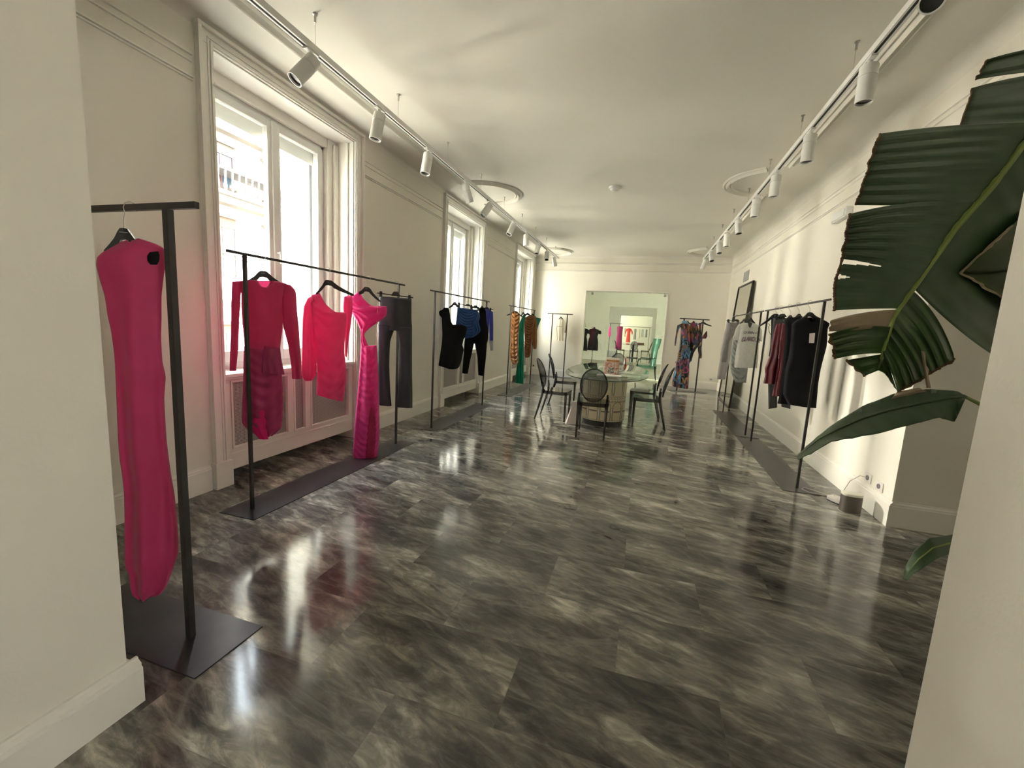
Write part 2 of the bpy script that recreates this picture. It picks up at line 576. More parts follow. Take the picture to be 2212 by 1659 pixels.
lsegs = [(NEAR, WINS[0][0]-0.15), (WINS[0][1]+0.12, WINS[1][0]-0.15), (WINS[1][1]+0.12, WINS[2][0]-0.18)]
for a, c in lsegs:
    rail(b, (XL, a), (XL, c), (1, 0), 3.10); rail(b, (XL, a), (XL, c), (1, 0), 2.98, 0.4)
rail(b, (XR, NEAR), (XR, YF), (-1, 0), 3.10); rail(b, (XR, NEAR), (XR, YF), (-1, 0), 2.95, 0.4)
rail(b, (XL, YF), (XR, YF), (0, -1), 3.20, 0.5); rail(b, (XL, YF), (XR, YF), (0, -1), 3.00, 0.3)
struct('trim_1', b, TRIM)
b = MB()
cove(b, (XL, NEAR), (XL, YF), (1, 0), 0.06)
cove(b, (XR, NEAR), (XR, YF), (-1, 0), 0.10)
cove(b, (XL, YF), (XR, YF), (0, -1), 0.09)
struct('trim_2', b, CEIL, True)
def ceil_mould(pts):
    mb = MB()
    prof = [(-0.06, 0), (-0.06, -0.014), (-0.042, -0.024), (-0.025, -0.014), (0, -0.042), (0.025, -0.014), (0.042, -0.024), (0.06, -0.014), (0.06, 0)]
    r = []
    for i, p in enumerate(pts):
        a = Vector(pts[max(0, i-1)]); c = Vector(pts[min(len(pts)-1, i+1)])
        d = (c-a).normalized(); n = Vector((-d.y, d.x))
        r.append([(p[0]+n.x*s_, p[1]+n.y*s_, ZC+z_) for s_, z_ in prof])
    return mb.rings(r)
def arc(cx, cy, r, a0, a1, n=28):
    return [(cx+r*math.cos(a0+(a1-a0)*i/n), cy+r*math.sin(a0+(a1-a0)*i/n)) for i in range(n+1)]
ptsR = [(1.43, 1.3), (1.43, 5.92)]
b = ceil_mould(ptsR)
b2 = ceil_mould(arc(1.40, 6.50, 0.52, -PI/2-0.35, -1.5*PI+0.35)); b.v_off = 0
b.add(b2.v, b2.f)
b2 = ceil_mould([(1.43, 7.05), (1.43, 10.9)]); b.add(b2.v, b2.f)
b2 = ceil_mould(arc(1.40, 11.55, 0.52, -PI/2-0.35, -1.5*PI+0.35)); b.add(b2.v, b2.f)
struct('trim_3', b, CEIL, True)
b = ceil_mould([(-2.72, 1.3), (-2.72, 5.98)])
for pts in (arc(-2.55, 6.52, 0.52, -PI/2-0.2, PI/2+0.2), [(-2.72, 7.08), (-2.72, 10.9)], arc(-2.55, 11.55, 0.52, -PI/2-0.2, PI/2+0.1)):
    b2 = ceil_mould(pts); b.add(b2.v, b2.f)
struct('trim_4', b, CEIL, True)

# ------------------------------------------------------------------ windows with casing, reveal, sashes, sill and radiator panel
for wi, (a, c) in enumerate(WINS):
    nm = 'window_%d' % (wi+1)
    X0 = -3.45
    f0, f1, zt = a+0.14, c-0.14, 3.18
    zb = 0.93
    # architrave around the opening with plinth blocks, and the panelled reveal
    b = MB()
    cw = 0.13 if wi < 2 else 0.12
    top = 3.28
    for y, s in ((a, -1), (c, 1)):
        b.box(XL, y, 0.0, XL+0.02, y+s*cw, top)
        b.box(XL+0.02, y+s*(cw-0.028), 0.2, XL+0.05, y+s*cw, top+cw-0.045)
        b.box(XL+0.02, y+s*0.012, 0.2, XL+0.032, y+s*0.03, top+0.012)
        b.box(XL+0.02, y+s*0.038, 0.2, XL+0.028, y+s*0.05, top+0.038)
        b.box(XL, y-s*0.004, 0, XL+0.06, y+s*(cw+0.012), 0.21)
    b.box(XL, a-cw, top, XL+0.02, c+cw, top+cw-0.02)
    b.box(XL+0.02, a-cw, top+cw-0.045, XL+0.05, c+cw, top+cw-0.02)
    b.box(XL+0.02, a-0.03, top+0.012, XL+0.032, c+0.03, top+0.03)
    b.box(XL+0.02, a-0.05, top+0.038, XL+0.028, c+0.05, top+0.05)
    root = struct(nm, b, TRIM, bevel=0.003)
    b = MB()
    for y, s in ((a, 1), (c, -1)):
        b.box(X0-0.05, y, 0.90, XL, y+s*0.012, top)
        b.box(X0, y+s*0.012, 0.90, X0+0.06, y+s*0.14, top)
        b.box(X0+0.06, y+s*0.012, 1.0, X0+0.095, y+s*0.07, top-0.05)
        b.box(XL-0.09, y+s*0.012, 0.92, XL-0.06, y+s*0.03, top-0.02)
    b.box(X0-0.05, a, top-0.012, XL, c, top)
    b.box(X0, a+0.14, zt, X0+0.05, c-0.14, top-0.01)
    b.build('window_reveal', TRIM, root, bevel=0.003)
    b = MB()   # fixed frame
    b.box(X0-0.06, f0-0.02, zb, X0, f0+0.03, zt).box(X0-0.06, f1-0.03, zb, X0, f1+0.02, zt)
    b.box(X0-0.06, f0, zt-0.03, X0, f1, zt+0.01).box(X0-0.06, f0, zb-0.03, X0, f1, zb+0.03)
    b.build('window_frame', FRAME, root, bevel=0.003)
    mid = (f0+f1)/2
    for (y0, y1, meet) in ((f0+0.03, mid-0.005, 1), (mid+0.005, f1-0.03, 0)):
        b = MB()
        t = 0.065
        b.box(X0-0.045, y0, zb+0.03, X0+0.012, y0+t, zt-0.03).box(X0-0.045, y1-t, zb+0.03, X0+0.012, y1, zt-0.03)
        b.box(X0-0.045, y0+t, zt-0.03-t, X0+0.012, y1-t, zt-0.03).box(X0-0.045, y0+t, zb+0.03, X0+0.012, y1-t, zb+0.13)
        if meet: b.box(X0+0.012, mid-0.03, zb+0.03, X0+0.03, mid+0.03, zt-0.03)
        sash = b.build('sash', FRAME, root, bevel=0.004)
        MB().box(X0-0.022, y0+t, zb+0.13, X0-0.016, y1-t, zt-0.03-t).build('pane', GLASS, sash)
    b = MB()
    b.tube([(X0+0.03, mid, 1.98), (X0+0.07, mid, 1.98)], 0.008, 8)
    b.tube([(X0+0.065, mid, 1.99), (X0+0.072, mid, 1.88)], 0.009, 8)
    b.build('window_handle', WHITEM, root, True)
    b = MB()
    b.box(X0-0.05, a+0.002, 0.875, XL+0.012, c-0.002, 0.905)
    b.box(XL-0.02, a, 0.855, XL, c, 0.875)
    b.build('window_sill', TRIM, root, bevel=0.004)
    # radiator panel: rails, stiles and three perforated grilles
    b = MB()
    xf = XL-0.012
    g = [(a+0.075, a+0.64), (a+0.735, a+0.86), (a+0.955, a+1.52)]
    b.box(xf-0.03, a, 0.10, xf, c, 0.29).box(xf-0.03, a, 0.83, xf, c, 0.858)
    ed = [a]+[v for q in g for v in q]+[c]
    for i in range(0, len(ed), 2): b.box(xf-0.03, ed[i], 0.29, xf, ed[i+1], 0.83)
    b.box(xf, a+0.02, 0.225, xf+0.006, c-0.02, 0.24)
    for (p, q) in g:
        for bb in ((p-0.016, 0.274, p, 0.846), (q, 0.274, q+0.016, 0.846), (p, 0.274, q, 0.29), (p, 0.83, q, 0.846)):
            b.box(xf, bb[0], bb[1], xf+0.010, bb[2], bb[3])
    pan = b.build('radiator_panel', TRIM, root, bevel=0.002)
    for (p, q) in g:
        MB().box(xf-0.028, p, 0.29, xf-0.022, q, 0.83).build('grille', PERF, pan)
    # roller-blind box and guide outside the glass
    b = MB()
    b.box(-3.60, c-0.245, 0.93, -3.54, c-0.21, 2.98)
    b.build('blind_guide', P('guide_grey', (0.12, 0.13, 0.16), 0.5), root)
    MB().box(-3.64, a+0.21, 2.98, -3.52, c-0.21, 3.10).build('blind_box', FRAME, root)

# ------------------------------------------------------------------ building across the street
FAC = -14.0
stucco = noisy('stucco', (0.78, 0.72, 0.62), (0.84, 0.79, 0.70), 0.6, 0.9)
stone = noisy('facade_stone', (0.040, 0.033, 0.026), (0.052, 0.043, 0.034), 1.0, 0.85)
blindm = noisy('roller_blind', (0.050, 0.030, 0.019), (0.056, 0.034, 0.022), 3, 0.8, stretch=(1, 1, 12))
redm = P('shutter_red', (0.045, 0.010, 0.008), 0.6)
darkg = P('dark_window', (0.02, 0.035, 0.05), 0.1)
fac = thing('apartment_building', 'sunlit pale stucco apartment building across the street, seen through the windows', 'building', (FAC, 14, -9))
F0 = Vector((FAC, 14, -9))
b = MB()
b.box(FAC-8, -12, -9, FAC, 44, 11.0)
b.build('facade', stucco, fac, org=F0)
b = MB()
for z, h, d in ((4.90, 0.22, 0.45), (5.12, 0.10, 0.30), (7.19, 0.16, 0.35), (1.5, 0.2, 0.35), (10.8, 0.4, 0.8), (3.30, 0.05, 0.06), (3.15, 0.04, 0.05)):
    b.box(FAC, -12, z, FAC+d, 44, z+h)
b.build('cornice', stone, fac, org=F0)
win_y = [-8.4+2.15*i for i in range(24)]
for fl_, (z0, z1) in enumerate(((-1.3, 0.9), (2.55, 4.5), (5.5, 6.85), (8.1, 10.0))):
    for y in win_y:
        if y > 34 or y < 4: continue
        b = MB()
        y0 = y+0.08; y1 = y0+0.95
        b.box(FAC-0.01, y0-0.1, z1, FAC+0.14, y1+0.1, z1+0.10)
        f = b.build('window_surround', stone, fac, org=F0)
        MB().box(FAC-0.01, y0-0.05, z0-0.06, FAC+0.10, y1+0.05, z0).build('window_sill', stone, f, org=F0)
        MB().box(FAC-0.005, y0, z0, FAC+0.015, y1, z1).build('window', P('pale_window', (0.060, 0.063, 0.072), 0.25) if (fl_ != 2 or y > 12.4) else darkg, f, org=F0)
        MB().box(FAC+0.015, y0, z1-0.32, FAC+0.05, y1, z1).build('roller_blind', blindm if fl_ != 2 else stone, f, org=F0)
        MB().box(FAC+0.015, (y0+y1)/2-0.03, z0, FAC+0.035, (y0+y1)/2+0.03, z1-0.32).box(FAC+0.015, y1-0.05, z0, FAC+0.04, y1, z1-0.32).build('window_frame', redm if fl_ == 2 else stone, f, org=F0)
b = MB()   # continuous balcony with balusters
b.box(FAC, 6, 5.85, FAC+0.75, 34, 5.93)
for i in range(110):
    y = 6.1+i*0.25
    b.lathe([(0.03, 5.22), (0.055, 5.35), (0.03, 5.6), (0.045, 5.85)], (FAC+0.7, y, 0), 6)
b.build('balustrade', noisy('baluster_stone', (0.055, 0.05, 0.05), (0.07, 0.065, 0.062), 1, 0.8), fac, org=F0)
b = MB().box(FAC+0.0, -12, -9.2, XO-0.2, 44, -9.0)
struct('ground', b, noisy('street', (0.20, 0.20, 0.20), (0.26, 0.25, 0.24), 1, 0.9))

# ------------------------------------------------------------------ lighting tracks with spotlights
def track(name, label, x, y0, y1, z=3.17):
    t = thing(name, label, 'track light rail', (x, y0, z))
    o = (x, y0, z)
    b = MB()
    b.box(x-0.023, y0, z+0.014, x+0.023, y1, z+0.042)
    b.box(x-0.023, y0, z, x-0.010, y1, z+0.014).box(x+0.010, y0, z, x+0.023, y1, z+0.014)
    b.build('rail', WHITEM, t, org=o)
    MB().box(x-0.010, y0+0.01, z+0.006, x+0.010, y1-0.01, z+0.013).build('conductor_slot', P('slot_black', (0.01,0.01,0.012), 0.5), t, org=o)
    MB().box(x-0.025, y1-0.04, z-0.002, x+0.025, y1+0.005, z+0.044).build('end_cap', WHITEM, t, org=o)
    y = y0+0.6
    while y < y1:
        b = MB()
        b.tube([(x, y, z+0.03), (x, y, ZC-0.04)], 0.0016, 6)
        b.lathe([(0.008, ZC-0.055), (0.008, ZC-0.012), (0.016, ZC-0.008), (0.016, ZC+0.002)], (x, y, 0), 10)
        b.build('suspension_wire', CHROME, t, True, org=o)
        y += 1.03
    return t
TLX, TRX = -2.31, 1.185
track('lighting_track', 'white suspended lighting track with ten spotlights running above the window-side clothes racks', TLX, 1.0, 11.25)
track('lighting_track', 'white suspended lighting track running along the ceiling beside the windowless right wall', TRX, 1.0, 11.2)
def spot(x, y, tilt, label, group):
    z = 3.17
    t = thing('spotlight', label, 'spotlight', (x, y, z), 0, group)
    b = MB()
    b.box(-0.018, -0.055, -0.012, 0.018, 0.055, 0.002)
    b.lathe([(0.014, -0.03), (0.014, -0.012)], (0, 0, 0), 10)
    b.build('adapter', WHITEM, t, True)
    d = Vector(tilt).normalized()
    q = d.to_track_quat('-Z', 'Y').to_matrix()
    c = Vector((0, 0, -0.075))
    b = MB()
    b.tube([(0.0, 0, -0.02), (0.0, 0, -0.045), c], 0.008, 8)
    b.build('bracket', WHITEM, t, True)
    b = MB()
    r = 0.050
    b.lathe([(r*0.9, 0.035), (r, 0.030), (r, -0.028), (r-0.003, -0.03), (r-0.003, -0.033), (r, -0.035), (r, -0.180), (r-0.006, -0.180), (r-0.008, -0.160)], c, 24, q, True)
    body = b.build('lamp_body', WHITEM, t, True)
    b = MB()
    b.lathe([(r-0.0065, -0.167), (0.020, -0.160), (0.001, -0.159)], c, 20, q, True)
    b.build('lens', DARKLENS, body, True)
TL = [(2.59, (-0.38, -0.62, -1)), (3.37, (-0.15, -0.1, -1)), (4.23, (-0.05, -0.2, -1)), (5.22, (0.25, 0.35, -1)), (6.08, (-0.42, -0.6, -1)), (7.26, (-0.25, -0.5, -1)), (8.12, (0.05, -0.05, -1)), (9.09, (-0.05, -0.4, -1)), (9.95, (0.1, -0.5, -1)), (10.77, (0.2, 0.1, -1))]
ordn = ['nearest', 'second', 'third', 'fourth', 'fifth', 'sixth', 'seventh', 'eighth', 'ninth', 'farthest']
look = ['tilted towards the windows with its dark lens showing', 'hanging almost straight down', 'hanging straight with a dark rim', 'turned away from the lens', 'tipped steeply with its dark lens showing', 'leaning slightly towards the windows', 'hanging straight down', 'leaning back towards the room', 'leaning back with lens showing', 'at the end of the rail']
for i, (y, tl) in enumerate(TL):
    spot(TLX, y, tl, 'white spotlight, %s on the window-side track, %s' % (ordn[i], look[i]), 'spotlights on the window-side track')
TR = [(2.77, (-0.6, -1.35, -1.0)), (3.40, (0.0, 0, -1)), (4.39, (0.0, 0, -1)), (5.37, (0, 0, -1)), (6.21, (0, 0, -1)), (7.28, (0.1, -0.3, -1)), (8.2, (0.05, -0.1, -1)), (8.97, (0.05, -0.4, -1)), (9.97, (0.1, -0.55, -1)), (10.91, (-0.3, 0.2, -1))]
look = ['turned to the camera as a dark round lens', 'hanging straight down behind the largest leaf', 'hanging straight down', 'hanging straight down near the ceiling circle', 'hanging straight down past the ceiling circle', 'tipped slightly with lens showing', 'hanging straight', 'leaning back with lens showing', 'leaning back with lens showing', 'leaning left at the end of the rail']
for i, (y, tl) in enumerate(TR):
    spot(TRX, y, tl, 'white spotlight, %s on the right-wall track, %s' % (ordn[i], look[i]), 'spotlights on the right-wall track')

b = MB()
b.lathe([(0.085, ZC+0.001), (0.085, ZC-0.02), (0.06, ZC-0.028), (0.052, ZC-0.05), (0.02, ZC-0.06), (0.001, ZC-0.06)], (0, 0, 0), 24)
sm = b.build('smoke_detector', WHITEM, None, True, org=(0, 0, ZC))
sm.location = (-0.58, 6.47, ZC)
tag(sm, 'small round white smoke detector in the middle of the ceiling', 'smoke detector')

# ------------------------------------------------------------------ clothes racks
def rack_big(label):
    t = thing('clothes_rack', label, 'clothes rack', (0, 0, 0), 0, 'long steel clothes racks')
    MB().box(-0.155, -1.07, 0.0, 0.155, 1.07, 0.005).build('base_plate', PLATE, t)
    for s in (-1, 1):
        MB().box(-0.010, s*0.94-0.010, 0.005, 0.010, s*0.94+0.010, 1.782).build('pole', STEEL, t)
    MB().box(-0.006, -1.07, 1.782, 0.006, 1.07, 1.800).build('bar', STEEL, t, bevel=0.002)
    return t
def rack_small(label, name='clothes_rack'):
    t = thing(name, label, 'clothes rack', (0, 0, 0), 0, 'narrow steel clothes racks')
    MB().box(-0.155, -0.44, 0.0, 0.155, 0.44, 0.005).build('base_plate', PLATE, t)
    for s in (-1, 1):
        MB().box(-0.012, s*0.21-0.014, 0.005, 0.012, s*0.21+0.014, 1.782).build('pole', STEEL, t)
    MB().box(-0.010, -0.36, 1.782, 0.010, 0.36, 1.806).build('bar', STEEL, t, bevel=0.002)
    return t
r2 = rack_big('long black steel rack with pink garments before the nearest window')
r2.location = (-2.59, 3.22, 0)
dup(r2, (-2.59, 5.96, 0), 0, 'long black steel rack with black and blue garments before the middle window')
dup(r2, (-2.56, 9.14, 0), 0, 'long black steel rack with rust and green dresses before the farthest window')
dup(r2, (1.545, 7.79, 0), 0, 'long black steel rack with grey garments standing before the leaning mirror')
dup(r2, (1.545, 5.56, 0), 0, 'long black steel rack with black and burgundy garments along the right wall')
r1 = rack_small('narrow black steel rack with one long pink dress beside the left doorway jamb')
r1.location = (-1.975, 1.23, 0); r1.rotation_euler = (0, 0, PI/2)
dup(r1, (-2.31, 12.07, 0), PI/2, 'narrow black steel rack with a cream shirt against the far wall')
[k for k in KIDS(r1) if k.name.startswith('pole')][1].location.y += 0.045
r6 = dup(r1, (1.15, 11.42, 0), PI/2+0.28, 'narrow black steel rack with letter-print garments in the far right corner')

# ------------------------------------------------------------------ hangers and garments
def zc(x0, y0, s):
    return lambda p: (x0+p[0]*s, y0+p[1]*s)

class Hang:
    """a vertical plane through a bar point; u runs along the garment's width, w points to the viewer's side"""
    def __init__(s, hook, rot=0.0, X=None, Yp=None, zbar=1.79):
        if X is not None: p = at_x(hook[0], hook[1], X)
        else:
            d = ray(*hook); p = CP + d*(Yp/d.y)
        s.p = Vector((p.x, p.y, zbar+0.012))
        a = math.atan2(-s.p.x, s.p.y) + rot      # square to the line of sight, then turned by rot
        s.e = Vector((math.cos(a), math.sin(a), 0))
        s.n = Vector((s.e.y, -s.e.x, 0))
        if s.n.dot(CP-s.p) < 0: s.n = -s.n
    def fixed(s, ang):
        s.e = Vector((math.cos(ang), math.sin(ang), 0))
        s.n = Vector((s.e.y, -s.e.x, 0))
        if s.n.dot(CP-s.p) < 0: s.n = -s.n
        return s
    def uz(s, q):
        d = ray(*q)
        k = (s.p-CP).dot(s.n)/d.dot(s.n)
        v = CP + d*k
        return (v-s.p).dot(s.e), v.z
    def world(s, u, z, w=0.0):
        return Vector((s.p.x, s.p.y, 0)) + s.e*u + s.n*w + Vector((0, 0, z))

def hanger(h, label, head, L, R, clips=None, group='black hangers'):
    """head, L and R: top of the head and the two arm tips as seen in the photo; clips lists clip positions (0..1 along the bar)"""
    base = h.world(0, 1.79)
    t = thing('clothes_hanger', label, 'hanger', base, 0, group)
    W = lambda u, z, w=0.0: h.world(u, z, w)
    u0, top = h.uz(head); uL, zL = h.uz(L); uR, zR = h.uz(R)
    top = min(top, 1.765)
    c = 1.79
    hk = [W(0.020, c-0.008), W(0.023, c+0.006), W(0.014, c+0.022), W(0, c+0.027), W(-0.014, c+0.020), W(-0.020, c+0.004), W(-0.012+u0*0.2, c-0.020), W(u0, top+0.4*(c-top)), W(u0, top-0.004)]
    MB().tube(hk, 0.0019, 6).build('hook', CHROME, t, True, org=base)
    b = MB()
    if clips is None:
        for s_, ut, zt_ in ((-1, uL, zL), (1, uR, zR)):
            half = max(0.06, abs(ut-u0)); dr = max(0.03, top-zt_)
            kk = min(1.0, half/0.16)
            secs = [(0.0, 0.0, -0.042), (0.028*kk, -0.002, -0.046), (0.048*kk, -0.016, -0.064)]
            for k in (0.25, 0.5, 0.75, 1.0):
                u = 0.048*kk+(half-0.048*kk)*k
                zz = -0.020-(dr-0.030)*(k**0.85)
                secs.append((u, zz, zz-0.042+0.024*k))
            rg = []
            for (u, za, zb) in secs:
                th = 0.008+0.010*min(1.0, u/half)
                x = u0+s_*u
                rg.append([W(x, top+za, th), W(x, top+zb, th), W(x, top+zb, -th), W(x, top+za, -th)])
            b.rings(rg, False, True)
        b.build('hanger_body', BLACKP, t, True, org=base)
        MB().rings([[W(u0-0.013, top-0.015, w_), W(u0+0.013, top-0.015, w_), W(u0+0.013, top-0.019, w_), W(u0-0.013, top-0.019, w_)] for w_ in (0.0085, 0.0105)]).build('maker_mark', P('mark_grey', (0.22,0.22,0.22), 0.5), t, org=base)
    else:
        zb = (zL+zR)/2
        poly = [(-0.05, zb-0.006), (-0.035, (zb+top)/2), (-0.02, top), (0.02, top), (0.035, (zb+top)/2), (0.05, zb-0.006)]
        vs = [W(u0+u, z, 0.009) for u, z in poly]+[W(u0+u, z, -0.009) for u, z in poly]
        b.add(vs, [tuple(range(6)), tuple(reversed(range(6, 12)))]+[(i, (i+1) % 6, (i+1) % 6+6, i+6) for i in range(6)])
        b.tube([W(uL, zL), W(u0, zb), W(uR, zR)], 0.006, 8)
        b.build('hanger_body', BLACKP, t, True, org=base)
        for k in clips:
            cu = uL+(uR-uL)*k; zc_ = zL+(zR-zL)*k
            b = MB()
            for sx in (-1, 1):
                b.rings([[W(cu-0.014, z, sx*w0), W(cu+0.014, z, sx*w0), W(cu+0.014, z, sx*w1), W(cu-0.014, z, sx*w1)] for z, w0, w1 in ((zc_+0.022, 0.012, 0.018), (zc_-0.006, 0.008, 0.014), (zc_-0.040, 0.036, 0.043))])
            b.build('clip', BLACKP, t, org=base)
    return t

def resample(rows, step):
    out = []
    for k in range(len(rows)-1):
        a, c = rows[k], rows[k+1]
        L = max((Vector(a[0])-Vector(c[0])).length, (Vector(a[1])-Vector(c[1])).length)
        n = max(1, int(math.ceil(L/step)))
        pa = rows[max(0, k-1)]; pd = rows[min(len(rows)-1, k+2)]
        for i in range(n):
            t = i/n
            rr = []
            for s in (0, 1):
                p0, p1, p2, p3 = [Vector(r[s]) for r in (pa, a, c, pd)]
                lin = p1.lerp(p2, t)
                cat = 0.5*((2*p1)+(p2-p0)*t+(2*p0-5*p1+4*p2-p3)*t*t+(3*p1-p0-3*p2+p3)*t**3)
                rr.append(tuple(lin*0.5+cat*0.5))
            out.append(rr)
    out.append([tuple(Vector(rows[-1][0])), tuple(Vector(rows[-1][1]))])
    return out

def cloth(mb, h, rows, depth=0.05, off=0.0, folds=(0.006, 7.0, 0.0), swag=(0.0, 20.0, 0.0), seed=0.0, n=22, scoop=None, step=0.02, open_top=True, open_bot=True, tucks=None):
    """rows: pairs of left/right points in the photo; lofted into a hollow, softly creased tube of real thickness"""
    rr = resample([[h.uz(a), h.uz(c)] for a, c in rows], step)
    ztop = max(rr[0][0][1], rr[0][1][1])
    rings = []
    N = len(rr)
    for k, (a, c) in enumerate(rr):
        a = Vector(a); c = Vector(c); wd = (c-a).length
        tt = k/(N-1)
        D = min(depth, wd*0.45)
        if k == 0: D *= 0.55
        ring = []
        for side in (1, -1):
            for i in range(n):
                s = i/n if side == 1 else 1-i/n
                q = a.lerp(c, s)
                prof = max(0.0, 1-(2*s-1)**2)**0.55
                um = (s-0.5)*wd
                f = folds[0]*math.sin(folds[1]*s*2*PI*0.5*max(1, 1)+folds[2]+side*1.3+0.9*noise.noise(Vector((seed, tt*3.0, side*5.0)))*2)
                f *= min(1.0, 0.15+tt*1.2)
                if swag[0]:
                    f += swag[0]*math.sin(swag[1]*(-q.y)*1.0+swag[2]*(2*s-1)**2*swag[1]*0.02*wd*10+seed+1.5*noise.noise(Vector((q.x*6, q.y*6, seed))))
                if tucks:
                    f += tucks*abs(noise.noise(Vector((q.x*38+seed, q.y*7, side*3.0))))*1.6
                f += 0.004*noise.noise(Vector((q.x*14+seed, q.y*5, side*7.0)))
                wv = side*(D*0.5*prof) + f*min(1.0, prof*1.6)
                z = q.y
                if scoop and side == 1:
                    x_ = abs(2*s-1-(scoop[2] if len(scoop) > 2 else 0))/scoop[1]
                    if x_ < 1:
                        z = min(z, ztop-scoop[0]*(1-x_**2.4))
                ring.append(h.world(q.x, z, wv+off))
        rings.append(ring)
    mb.rings(rings, not open_top, not open_bot)
    return mb

def garment(name, label, cat, h, parts, mat, group=None, pos=None, thick=0.0016):
    """parts: list of (part name or None, rows, kwargs, material)"""
    base = h.world(0, 1.79)
    main = MB(); subs = []
    for nm, rows, kw, pm in parts:
        if nm is None: cloth(main, h, rows, **kw)
        else:
            m2 = MB(); cloth(m2, h, rows, **kw); subs.append((nm, m2, pm))
    if subs:
        t = thing(name, label, cat, base, 0, group)
        o = main.build('body', mat, t, True, org=base)
        for nm, m2, pm in subs:
            m2.build(nm, pm or mat, t, True, org=base)
    else:
        t = main.build(name, mat, None, True, org=base)
        t.location = base
        tag(t, label, cat, group)
    return t
def addtube(t, h, name, pts, r, mat, n=6):
    base = h.world(0, 1.79)
    q = []
    for p in pts:
        u, z = h.uz(p[:2]); q.append(h.world(u, z, p[2] if len(p) > 2 else 0))
    MB().tube(q, r, n).build(name, mat, t, True, org=base)

PINK = noisy('pink_crepe', (0.60, 0.045, 0.17), (0.66, 0.055, 0.20), 9, 0.6, 0.25, bscale=260, trans=0.24, sheen=0.2)
PINK_D = noisy('pink_satin', (0.44, 0.035, 0.14), (0.50, 0.045, 0.17), 9, 0.35, 0.2, bscale=160, trans=0.15)
PINK_B = noisy('pink_lining', (0.90, 0.02, 0.22), (0.95, 0.03, 0.26), 9, 0.6, trans=0.35)
CORAL = noisy('coral_pink_crepe', (0.72, 0.085, 0.26), (0.78, 0.10, 0.29), 8, 0.6, 0.2, bscale=240, trans=0.35, sheen=0.2)
MAGENTA = noisy('magenta_velvet', (0.72, 0.035, 0.28), (0.80, 0.06, 0.34), 14, 0.5, 0.5, bscale=120, trans=0.30, sheen=0.3)
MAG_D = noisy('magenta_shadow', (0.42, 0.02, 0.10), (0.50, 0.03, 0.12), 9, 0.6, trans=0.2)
LEATHER = noisy('black_satin', (0.022, 0.024, 0.030), (0.032, 0.034, 0.042), 5, 0.34, 0.15, bscale=30)
BLK = noisy('black_cloth', (0.006, 0.006, 0.007), (0.010, 0.010, 0.011), 6, 0.85, 0.2, bscale=200, spec=0.15)
BLUE = noisy('cobalt_satin', (0.018, 0.075, 0.24), (0.03, 0.10, 0.31), 9, 0.42, 0.2, bscale=60)
BLUE2 = noisy('royal_blue_knit', (0.05, 0.06, 0.40), (0.06, 0.075, 0.46), 9, 0.7, 0.1)
GREYC = noisy('pale_cuff', (0.45, 0.44, 0.50), (0.5, 0.49, 0.54), 9, 0.7)
RUST = noisy('rust_satin', (0.27, 0.115, 0.035), (0.34, 0.15, 0.05), 6, 0.36, 0.2, bscale=40)
BROWN = noisy('rust_jersey', (0.22, 0.088, 0.03), (0.26, 0.105, 0.038), 6, 0.55, 0.15, bscale=60)
GREEN = noisy('emerald_pleats', (0.0, 0.17, 0.10), (0.0, 0.24, 0.14), 5, 0.45, 0.1)
CREAM = noisy('cream_cotton', (0.86, 0.80, 0.66), (0.90, 0.84, 0.70), 6, 0.8, 0.2, bscale=60, trans=0.2)
GREY_L = noisy('lilac_grey_knit', (0.42, 0.39, 0.40), (0.47, 0.44, 0.45), 7, 0.85, 0.3, bscale=160)
GREY_D = noisy('dark_grey_melange', (0.22, 0.21, 0.21), (0.27, 0.26, 0.26), 30, 0.85, 0.3, bscale=160)
GREY_S = noisy('sage_grey_jersey', (0.27, 0.29, 0.28), (0.33, 0.35, 0.33), 10, 0.8, 0.2)
TEE = noisy('pale_grey_jersey', (0.58, 0.59, 0.55), (0.64, 0.65, 0.61), 25, 0.85, 0.2, bscale=160)
WINE = noisy('burgundy_satin', (0.13, 0.022, 0.030), (0.18, 0.03, 0.042), 8, 0.42, 0.3, bscale=50)

# --- rack 1: the long pink dress
h = Hang((280, 446), rot=-0.30, Yp=1.23)
rows = [((262,522),(300,515)),((247,531),(335,526)),((222,545),(352,535)),((210,556),(358,546)),((208,574),(358,572)),((214,600),(354,595)),((226,640),(349,640)),((232,680),(349,690)),((240,717),(348,730)),((247,770),(351,780)),((250,830),(358,815)),((252,880),(355,862)),((255,950),(360,950)),((258,990),(366,1000)),((264,1030),(371,1035)),((268,1075),(378,1075)),((269,1150),(384,1140)),((270,1222),(386,1190)),((278,1242),(373,1232)),((282,1275),(362,1262)),((288,1289),(350,1280)),((298,1294),(332,1288))]
g = garment('dress', 'long sleeveless hot pink dress hanging alone beside the left jamb', 'dress', h,
    [(None, rows, dict(depth=0.10, folds=(0.020, 3.2, 1.9), seed=1.0, n=30, step=0.022, scoop=(0.02, 0.3)), None),
     ('shoulder_lining', [((332,548),(350,546)),((327,556),(353,554)),((328,566),(352,566)),((334,574),(348,574))], dict(depth=0.03, off=0.045, folds=(0,1,0), n=10), BLK)], PINK)
hanger(h, 'black hanger holding the long pink dress at the left jamb', (268,493), (240,548), (318,545))

